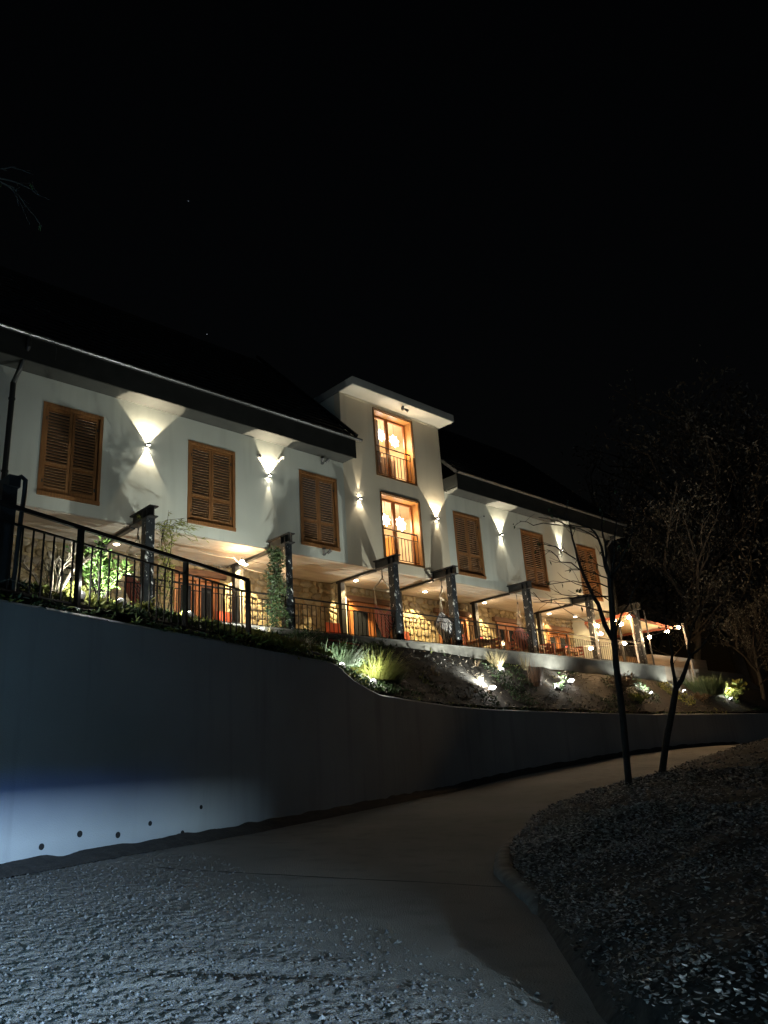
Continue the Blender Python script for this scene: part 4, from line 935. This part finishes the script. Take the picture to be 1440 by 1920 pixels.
def tuft(name, lab, cat, x, y, n, L, w, m, seed, spread=.6, droop=1.0, group=None, r0=.08, up=1.0):
    rd = random.Random(seed); t = MB()
    for k in range(n):
        a_ = rd.uniform(0, 6.3); q = r0 * rd.random() ** .5
        t.blade((math.cos(a_) * q, math.sin(a_) * q, 0), (math.cos(a_) * spread * rd.random(), math.sin(a_) * spread * rd.random(), up), L * rd.uniform(.5, 1.1), w, droop * rd.uniform(.3, 1.2), 4)
    return tag(t.build(name, m, loc=at_garden(x, y)), lab, cat, group)
# bare pale shrub
t = thing('bare_shrub', 'leafless pale branched shrub behind the left railing', 'shrub', at_garden(3.55, 9.25)); s = MB(); rd = random.Random(4)
for k in range(15):
    a_ = rd.uniform(0, 6.3); q = rd.uniform(.1, .5); p0 = Vector((.06 * math.cos(a_), .06 * math.sin(a_), 0)); p1 = Vector((q * .5 * math.cos(a_), q * .5 * math.sin(a_), rd.uniform(.25, .4))); p2 = p1 + Vector((q * .6 * math.cos(a_ + .3), q * .6 * math.sin(a_ + .3), rd.uniform(.12, .3)))
    s.tube([p0, p1, p2], [.014, .011, .008], 5)
    for b_ in range(3):
        e = p1.lerp(p2, rd.uniform(.1, .9)); d = Vector((rd.gauss(0, .6), rd.gauss(0, .6), rd.uniform(.5, 1))).normalized(); s.tube([e, e + d * rd.uniform(.08, .2)], [.009, .006], 4)
s.build('branches', M_TWIG, t)
bush('leafy_shrub', 'bright green leafy shrub behind the left railing post, lit from below', 'shrub', 4.45, 9.95, .85, .42, L_GREEN, 900, .10, .045, 11, up=.9)
bush('low_shrub', 'low yellow green plant at the foot of the bare shrub', 'plant', 3.95, 9.35, .24, .3, L_YEL, 400, .06, .03, 12)
bush('low_shrub', 'low olive plant in front of the floodlit soil behind the railing', 'plant', 5.0, 9.85, .18, .28, L_YEL, 300, .05, .03, 13)
bush('low_shrub', 'tiny green seedling plant on the lip of the retaining wall', 'plant', 5.75, 10.0, .10, .15, L_GREEN, 120, .06, .03, 14)
bush('low_shrub', 'small pale leafed plant behind the third railing post', 'plant', 6.3, 10.2, .12, .15, L_GREEN, 120, .06, .03, 15)
tuft('spiky_palm', 'dark spiky palm silhouette behind the bare shrub', 'palm', 4.5, 11.6, 70, .9, .014, L_DARK, 16, 1.2, 1.1, up=1.6)
# climber on the second post
def climber(lab, x, y, z0, z1, r, m, n, seed, L=.09, w=.03, spr=0):
    rd = random.Random(seed); t = thing('climbing_plant', lab, 'climbing plant', (x, y, z0)); st = MB(); lv = MB()
    for k in range(4):
        a_ = rd.uniform(0, 6.3); st.tube([(0, 0, 0)] + [(r * .5 * math.cos(a_ + q), r * .5 * math.sin(a_ + q), (z1 - z0) * q / 6) for q in range(1, 7)], .008, 4, False)
    for k in range(n):
        u = rd.random() ** .8; a_ = rd.uniform(0, 6.3); q = r * rd.random() ** .5 * (1 - .45 * u) * (1 + .35 * math.sin(u * 17 + a_))
        lv.leaf((q * math.cos(a_), q * math.sin(a_), (z1 - z0) * u), (rd.gauss(0, 1), rd.gauss(0, 1), rd.gauss(.3, .6)), L * rd.uniform(.6, 1.3), w, rd)
    for k in range(spr):
        p = Vector((0, 0, (z1 - z0) * rd.uniform(.82, .98))); d = Vector((rd.uniform(-.2, 1.1), rd.uniform(-.5, .3), rd.uniform(-.1, .6))).normalized(); l = rd.uniform(.3, .85)
        pts = [p, p + d * l * .5 + Vector((0, 0, .04)), p + d * l + Vector((0, 0, -.05))]; st.tube(pts, .004, 3, False)
        for j in range(14):
            c = pts[1].lerp(pts[2], rd.random()) if rd.random() < .7 else pts[0].lerp(pts[1], rd.random()); lv.leaf(c, (d.x + rd.gauss(0, .5), d.y + rd.gauss(0, .5), rd.gauss(-.2, .5)), rd.uniform(.07, .15), .02, rd)
    st.build('stem', M_BARK, t); lv.build('foliage', m, t)
climber('bamboo like climber right of the leftmost flecked post, arching over the wall', 8.0, 14.72, 5.06, 7.15, .22, L_YEL, 500, 21, .12, .025, 16)
climber('dark conical climbing shrub left of the third pergola post', 10.8, 14.66, 5.0, 7.0, .27, L_DARK, 1700, 22, .10, .035, 0)
climber('thin trailing vine hanging beside the leftmost beam', 7.72, 15.0, 6.5, 7.15, .12, L_YEL, 120, 23, .07, .025, 4)
# plants right of the railing
tuft('agave', 'pale curled agave lit by the floodlight at the railing end', 'plant', 9.95, 13.9, 34, .42, .045, L_STRAW, 31, 1.2, 2.4)
tuft('grass_clump', 'dry grass clump on the lip of the wall right of the railing', 'grass clump', 8.7, 11.3, 120, .3, .012, L_STRAW, 32, 1.6, 1.6, r0=.3)
tuft('grass_clump', 'silver green arching grass on the wall lip left of the feathery bush', 'grass clump', 10.35, 12.1, 600, .55, .022, L_SILV, 33, 1.6, 1.5, r0=.5)
bush('low_shrub', 'dark low bush below the pink hammock chair', 'plant', 10.9, 13.7, .35, .6, L_DARK, 900, .07, .035, 34)
bush('low_shrub', 'vivid green rounded plant below the oak double door', 'plant', 11.45, 13.2, .36, .32, L_GREEN, 600, .07, .04, 35)
bush('low_shrub', 'olive low bush right of the vivid green plant', 'plant', 13.2, 13.9, .36, .5, L_DARK, 800, .07, .035, 36)
tuft('feathery_bush', 'large feathery yellow green bush spilling over the step of the retaining wall', 'bush', 11.45, 12.15, 1700, .72, .018, L_YEL, 37, 1.5, 1.5, r0=.42)
tuft('grass_clump', 'small blue green tuft right of the feathery bush', 'grass clump', 12.3, 12.5, 260, .42, .014, L_SILV, 38, 1.2, 1.3, r0=.2)
tuft('straw_grass', 'glowing straw coloured grass tuft just below the terrace edge', 'grass tuft', 18.2, 14.22, 190, .62, .014, L_STRAW, 39, .8, .7, r0=.12)
tuft('russet_grass', 'upright russet grass tuft between two floodlights', 'grass tuft', 19.35, 13.75, 150, .75, .013, L_RED, 40, .45, .35, r0=.14)
tuft('russet_grass', 'thin dry tuft right above the russet grass', 'grass tuft', 19.7, 14.35, 50, .6, .012, L_STRAW, 41, .5, .4, r0=.1)
bush('low_shrub', 'small pale floodlit plant near the wall, right of the russet grass', 'plant', 20.35, 13.62, .3, .22, L_SILV, 120, .10, .05, 42)
bush('dry_shrub', 'dry curly beige shrub right of the first tree trunk', 'shrub', 24.1, 13.75, .62, .5, L_DRY, 900, .12, .05, 43)
bush('low_shrub', 'low olive shrub at the foot of the dry beige shrub', 'plant', 24.4, 13.35, .26, .55, L_YEL, 500, .09, .05, 44)
tuft('rosemary_bush', 'rounded silver green bush right of the outer sail pole', 'bush', 30.6, 13.9, 1500, .85, .03, L_SILV, 45, 1.0, .7, r0=.6)
bush('yellow_bush', 'yellow green round leafed bush at the far right of the bed', 'bush', 32.7, 13.75, .75, .75, L_YEL, 700, .2, .15, 46)
bush('dry_shrub', 'small dry tan plant left of the silver green bush', 'shrub', 29.4, 13.6, .3, .35, L_DRY, 300, .1, .05, 47)
rd = random.Random(77)
for k in range(26):
    x = rd.uniform(12.5, 29); w_ = float(yw(x)); y = w_ + .25 + (14.2 - w_) * rd.random() * .9
    hh = rd.uniform(.14, .34); mm, cn = rd.choice([(L_DRY, 'brown'), (L_STRAW, 'straw coloured'), (L_DARK, 'dark green')]); row = (y - w_) / (14.3 - w_)
    lb = f"{'short' if hh < .24 else 'tall'} {cn} weed, {'near the wall' if row < .33 else 'halfway up the slope' if row < .66 else 'under the terrace edge'}, " + ('below the oak double door' if x < 15.5 else 'below the black striped hammock' if x < 17.8 else 'near the glowing straw tuft' if x < 19.5 else 'below the sixth pergola post' if x < 22 else 'just left of the first tree trunk' if x < 24.5 else 'right of the first tree trunk' if x < 27 else 'under the last pergola post')
    tuft('dry_tuft', lb, 'weed', x, y, 26, hh, .012, mm, 100 + k, 1.2, 1.0, 'small dry weeds on the garden slope', r0=.06)
for k in range(10):
    x = rd.uniform(3, 10); w_ = float(yw(x)); y = w_ + .2 + rd.random() * 1.2
    hh = rd.uniform(.08, .2); mm, cn = rd.choice([(L_DRY, 'brown'), (L_GREEN, 'green'), (L_YEL, 'yellowish')])
    tuft('dry_tuft', f"{'tiny' if hh < .14 else 'small'} {cn} weed behind the wall lip, " + ('left of the first railing post' if x < 3.7 else 'between the first and second railing posts' if x < 5.5 else 'left of the railing end post' if x < 6.9 else 'just right of the railing end post' if x < 8.5 else 'below the conical climber'), 'weed', x, y, 22, hh, .01, mm, 200 + k, 1.2, 1.0, 'small weeds behind the left wall lip', r0=.05)
s = MB(); pts = [(8.6, 12.6), (9.6, 13.2), (10.6, 13.9), (11.8, 14.25), (13, 14.3)]; s.tube([(x, y, float(garden(np.float64(x), np.float64(y))) + .03) for x, y in pts], .022, 6); tag(s.build('garden_hose', M_HOSE), 'red garden hose lying along the top of the bed', 'hose')

# ------------------------------------------------------------------ trees
def branchy(mb, lv, pts, r0, r1, rd, nt=3, tl=.25, leaf=.35, side=5):
    """a branch along pts with small kinks, side twigs and a few hanging dry leaves"""
    P = [Vector(p) for p in pts]; out = []
    for a_, b_ in zip(P, P[1:]):
        L_ = (b_ - a_).length; out.append(a_)
        out.append(a_.lerp(b_, .5) + Vector((rd.gauss(0, .035), rd.gauss(0, .035), rd.gauss(0, .035))) * min(1, L_ * 1.5))
    out.append(P[-1]); n_ = len(out); rr = [r0 + (r1 - r0) * i / (n_ - 1) for i in range(n_)]
    mb.tube(out, rr, side)
    for k in range(nt):
        i = rd.randrange(1, n_ - 1) if n_ > 2 else 0; p = out[i].lerp(out[i + 1], rd.random()); d = (out[i + 1] - out[i]).normalized()
        q = (d * .7 + Vector((rd.gauss(0, .6), rd.gauss(0, .6), rd.gauss(.15, .5)))).normalized(); l = tl * rd.uniform(.4, 1.2)
        e1 = p + q * l * .5; e2 = e1 + (q + Vector((rd.gauss(0, .3), rd.gauss(0, .3), rd.gauss(0, .3)))).normalized() * l * .5
        mb.tube([p, e1, e2], [max(.003, rr[i] * .4), .003, .0015], 4, False)
        if rd.random() < leaf:
            for j in range(rd.randrange(1, 4)): lv.leaf(e2.lerp(e1, rd.random() * .5), (rd.gauss(0, .3), rd.gauss(0, .3), -1), rd.uniform(.03, .075), rd.uniform(.015, .03), rd)
T1 = {'trunk': [[9.22, 5.37, 1.14], [9.16, 5.34, 1.32], [8.92, 5.13, 2.25], [8.76, 5.02, 2.8], [8.68, 4.94, 3.14], [8.6, 4.86, 3.48], [8.53, 4.79, 3.76]],
 'b': [[[8.53, 4.79, 3.76], [8.43, 4.77, 4.01], [8.34, 4.75, 4.23], [8.24, 4.79, 4.36], [8.14, 4.87, 4.41], [7.96, 5.0, 4.51]],
 [[8.51, 4.78, 3.82], [8.45, 4.74, 4.04], [8.37, 4.7, 4.28], [8.34, 4.68, 4.38], [8.29, 4.63, 4.59]],
 [[8.69, 4.97, 3.05], [8.53, 4.98, 3.37], [8.42, 4.99, 3.57], [8.3, 5.0, 3.81], [8.2, 4.99, 4.01], [8.12, 4.97, 4.25], [8.04, 4.94, 4.46], [7.99, 4.88, 4.68]],
 [[8.19, 5.01, 4.01], [8.08, 5.07, 4.09], [7.98, 5.13, 4.17], [7.87, 5.22, 4.21]], [[8.25, 5.01, 3.88], [8.06, 5.15, 3.99], [7.96, 5.19, 4.12], [7.91, 5.22, 4.14]],
 [[8.52, 4.8, 3.76], [8.38, 4.9, 3.83], [8.27, 4.99, 3.88], [8.12, 5.14, 3.88]], [[8.55, 4.82, 3.65], [8.38, 4.95, 3.73], [8.21, 5.1, 3.76], [8.01, 5.32, 3.74]],
 [[8.58, 4.84, 3.55], [8.36, 5.04, 3.57], [8.18, 5.23, 3.57], [7.98, 5.44, 3.55], [7.88, 5.47, 3.66]], [[8.24, 4.79, 4.36], [8.07, 4.94, 4.4], [7.93, 5.07, 4.42], [7.74, 5.25, 4.43], [7.61, 5.35, 4.49]],
 [[8.34, 4.75, 4.21], [8.15, 4.88, 4.36], [7.97, 5.01, 4.45], [7.77, 5.18, 4.52]], [[8.64, 4.88, 3.36], [8.39, 5.08, 3.45], [8.15, 5.29, 3.51], [7.91, 5.51, 3.55]], [[8.49, 4.77, 3.88], [8.34, 4.89, 3.96], [8.19, 5.01, 3.99]],
 [[8.04, 4.94, 4.46], [7.93, 5.02, 4.52], [7.84, 5.08, 4.57]], [[8.41, 5.0, 3.57], [8.22, 5.18, 3.59], [8.07, 5.29, 3.66]], [[8.6, 4.85, 3.48], [8.45, 4.94, 3.61], [8.34, 5.01, 3.68], [8.15, 5.16, 3.79]],
 [[8.53, 4.79, 3.76], [8.52, 4.67, 4.03], [8.47, 4.57, 4.33], [8.45, 4.42, 4.7]], [[8.56, 4.81, 3.66], [8.58, 4.67, 3.9], [8.63, 4.45, 4.26], [8.63, 4.28, 4.62]], [[8.7, 4.96, 3.05], [8.71, 4.81, 3.35], [8.77, 4.61, 3.65], [8.88, 4.32, 4.0]]]}
T2 = {'trunk': [[12.17, 6.57, 1.21], [12.16, 6.49, 1.41], [12.11, 6.27, 1.96], [12.09, 6.05, 2.46], [12.08, 5.95, 2.7]],
 'b': [[[12.08, 5.95, 2.7], [11.99, 5.9, 2.98], [11.94, 5.84, 3.21], [11.81, 5.8, 3.58], [11.69, 5.69, 4.05]], [[12.08, 5.95, 2.7], [12.13, 5.78, 2.94], [12.15, 5.66, 3.16], [12.09, 5.62, 3.36], [12.13, 5.38, 3.78], [12.08, 5.16, 4.33]], [[12.15, 5.66, 3.16], [12.31, 5.36, 3.45], [12.49, 5.04, 3.75]]]}
def garden_tree(T_, lab, r0, r1, radii, seed):
    rd = random.Random(seed); base = Vector(T_['trunk'][0]); z_ = float(bank_z(np.float64(base.x), np.float64(base.y))); base.z = z_ - .02
    t = thing('bare_tree', lab, 'tree', base); sh_ = lambda P: [Vector(p) - base for p in P]
    tr = sh_(T_['trunk']); tr[0] = Vector((0, 0, -.1)); k = MB(); n_ = len(tr); k.tube(tr, [r0 * 1.35 if i == 0 else r0 + (r1 - r0) * i / (n_ - 1) for i in range(n_)], 10); k.build('trunk', M_BARK, t, smooth=True)
    c = MB(); lv = MB()
    for i, b_ in enumerate(T_['b']): branchy(c, lv, sh_(b_), radii[min(i, len(radii) - 1)], .004, rd, 5, .24, .5)
    c.build('crown', M_BARK, t); lv.build('dry_leaves', L_DARK, t)
garden_tree(T1, 'slender bare tree in front of the right wing, with a few hanging dry leaves', .044, .032, [.022, .018, .032, .009, .009, .009, .009, .010, .010, .009, .009, .006, .006, .008, .008, .015, .016, .016], 51)
garden_tree(T2, 'forked bare tree trunk in front of the low concrete wall', .056, .047, [.036, .042, .02], 52)

def forest_tree(seed, h, m_leaf):
    rd = random.Random(seed); tr = MB(); cr = MB(); lv = MB(); cnt = [0]
    def grow(p, d, L_, r, dep, tgt):
        segs = 3; pts = [p]; dd = d.copy()
        for k in range(segs):
            dd = (dd + Vector((rd.gauss(0, .13), rd.gauss(0, .13), rd.gauss(.03, .08)))).normalized(); pts.append(pts[-1] + dd * L_ / segs)
        (tr if dep == 0 else cr).tube(pts, [r * (1 - .4 * i / segs) for i in range(segs + 1)], 7 if dep == 0 else 3, False)
        if dep >= 4:
            for j in range(9):
                q = pts[rd.randrange(1, 4)]; lv.leaf(q + Vector((rd.gauss(0, .2), rd.gauss(0, .2), rd.gauss(0, .2))), (rd.gauss(0, 1), rd.gauss(0, 1), rd.gauss(-.3, 1)), rd.uniform(.10, .2), rd.uniform(.05, .1), rd)
            return
        for k in range([5, 4, 3, 3][dep]):
            i = rd.randrange(1, segs + 1) if k else segs; q = pts[i]; a_ = rd.uniform(0, 6.3); o = Vector((math.cos(a_), math.sin(a_), .25))
            nd = (dd * rd.uniform(.6, 1.1) + o * rd.uniform(.5, .95)).normalized(); grow(q, nd, L_ * rd.uniform(.55, .8), r * rd.uniform(.45, .62), dep + 1, tgt)
    grow(Vector((0, 0, -.3)), Vector((rd.gauss(0, .06), rd.gauss(0, .06), 1)), h * .36, h * .018, 0, tr)
    for k in range(8):
        z_ = h * rd.uniform(.1, .35); a_ = rd.uniform(0, 6.3); grow(Vector((0, 0, z_)), Vector((math.cos(a_), math.sin(a_), .4)).normalized(), h * .16, h * .005, 2, None)
    return tr.mesh('trunk', M_BARKF, True), cr.mesh('crown', M_BARKF), lv.mesh('foliage', m_leaf)
FT = [forest_tree(61, 11, L_FOREST), forest_tree(62, 11, L_FOREST), forest_tree(63, 11, L_FOREST)]
TREES = [(36.5, 17.0, 1.05, 'bare wood tree just beyond the canvas sail'), (40.5, 15.6, 1.45, 'leafy wood tree above the end of the low concrete wall'), (45, 18.0, 1.9, 'tall tree at the right edge of the picture'), (51, 16.5, 2.3, 'tallest tree reaching up the right edge of the picture'),
         (34, 22.5, .95, 'tree behind the slatted fence'), (40, 23.5, 1.15, 'tree in the second row of the wood, right of the building'), (33, 28.0, 1.1, 'tree standing behind the right end of the roof'), (48, 26, 1.5, 'large tree deep in the wood'), (58, 22, 2.6, 'very tall tree deep in the wood at the right'),
         (38, 33, 1.3, 'tree rising over the gutter end'), (30, 36, 1.3, 'faint tree farthest left above the right wing roof'), (64, 34, 2.2, 'distant tree on the upper slope'), (36, 13.9, .55, 'small tree at the lower right beyond the yellow bush'), (40.5, 13.4, .7, 'low tree over the wall at the right edge')]
for i, (x, y, s_, lab) in enumerate(TREES):
    z_ = float(hill_z(np.float64(x), np.float64(y))) if y > 14.6 else float(garden(np.float64(x), np.float64(y)))
    t = thing('wood_tree', lab, 'tree', (x, y, z_ - .1), R(67 * i), group='trees of the dark wood behind the building')
    for n_, me in zip(('trunk', 'crown', 'foliage'), FT[i % 3]): inst(n_, me, t, scale=(s_, s_, s_))
# twig hanging in from the upper left
t = thing('overhanging_branch', 'faint drooping twigs hanging in at the upper left edge', 'branch', (1.25, 5.49, 6.16)); s = MB(); lv = MB(); rd = random.Random(9); bs0 = Vector((1.25, 5.49, 6.16))
for P in ([[1.25, 5.49, 6.16], [1.39, 5.34, 6.2], [1.48, 5.25, 6.2], [1.6, 5.15, 6.16]], [[1.25, 5.49, 6.16], [1.44, 5.34, 6.1], [1.52, 5.28, 6.05], [1.59, 5.28, 5.92], [1.66, 5.28, 5.78]], [[1.44, 5.34, 6.1], [1.54, 5.28, 6.02], [1.64, 5.25, 5.88], [1.73, 5.22, 5.76]], [[1.43, 5.33, 6.12], [1.53, 5.26, 6.09], [1.62, 5.19, 6.03], [1.69, 5.15, 5.97]], [[0.3, 6.2, 6.0], [.9, 5.8, 6.15], [1.25, 5.49, 6.16]]):
    branchy(s, lv, [Vector(p) - bs0 for p in P], .007, .002, rd, 6, .10, .3, 4)
s.build('twigs', M_BARK, t); lv.build('dry_leaves', L_DARK, t)
# two stars
for p, lab in (((50.15 * 3, 88.21 * 3, 86.1 * 3), 'faint upper star in the black sky'), ((55.81 * 3, 91.89 * 3, 66.78 * 3), 'faint lower star above the left roof')):
    s = MB(); s.add([(q[0] * .12, q[1] * .12, q[2] * .12) for q in ICO], [(0, 1, 2), (0, 2, 3), (0, 3, 4), (0, 4, 5), (0, 5, 1), (6, 2, 1), (6, 3, 2), (6, 4, 3), (6, 5, 4), (6, 1, 5)]); tag(s.build('star', M_STARSKY, loc=p), lab, 'star')

# ------------------------------------------------------------------ headlamp of the parked car behind the viewer
HL = Vector((0.9, -5.0, 1.15))
t = thing('headlamp', 'headlamp of a parked car standing behind the viewer, outside the picture', 'headlamp', HL)
s = MB(); X0, X1, Z0, Z1, Y = -.22, .050, -.16, .0085, .3
s.box(-.3, X0, Y, Y + .01, -.2, .15); s.box(X1, .2, Y, Y + .01, -.2, .15); s.box(X0, X1, Y, Y + .01, -.2, Z0); s.box(X0, X1, Y, Y + .01, Z1, .15)
s.box(-.31, -.3, -.1, Y, -.2, .15); s.box(.2, .21, -.1, Y, -.2, .15); s.box(-.3, .2, -.11, -.1, -.2, .15); s.box(-.3, .2, -.1, Y, -.21, -.2); s.box(-.3, .2, -.1, Y, .15, .16)
s.build('housing', M_BLACK, t)
lb = lamp('low_beam', 'AREA', (0, 0, 0), BEAM_W, (.58, .82, 1.0), t, aim=(0, 1, -.02)); lb.data.shape = 'RECTANGLE'; lb.data.size = .17; lb.data.size_y = .012; lf_ = lamp('beam_fringe', 'AREA', (0, 0, -.0065), 620, (.05, .22, 1.0), t, aim=(0, 1, -.02)); lf_.data.shape = 'RECTANGLE'; lf_.data.size = .11; lf_.data.size_y = .010
lamp('glow_fill', 'POINT', (-2.0, 9.7, 1.0), GLOW_W, (.26, .60, .86), t, .25)  # added unseen point lamp near the wall, stands in for scattered beam light
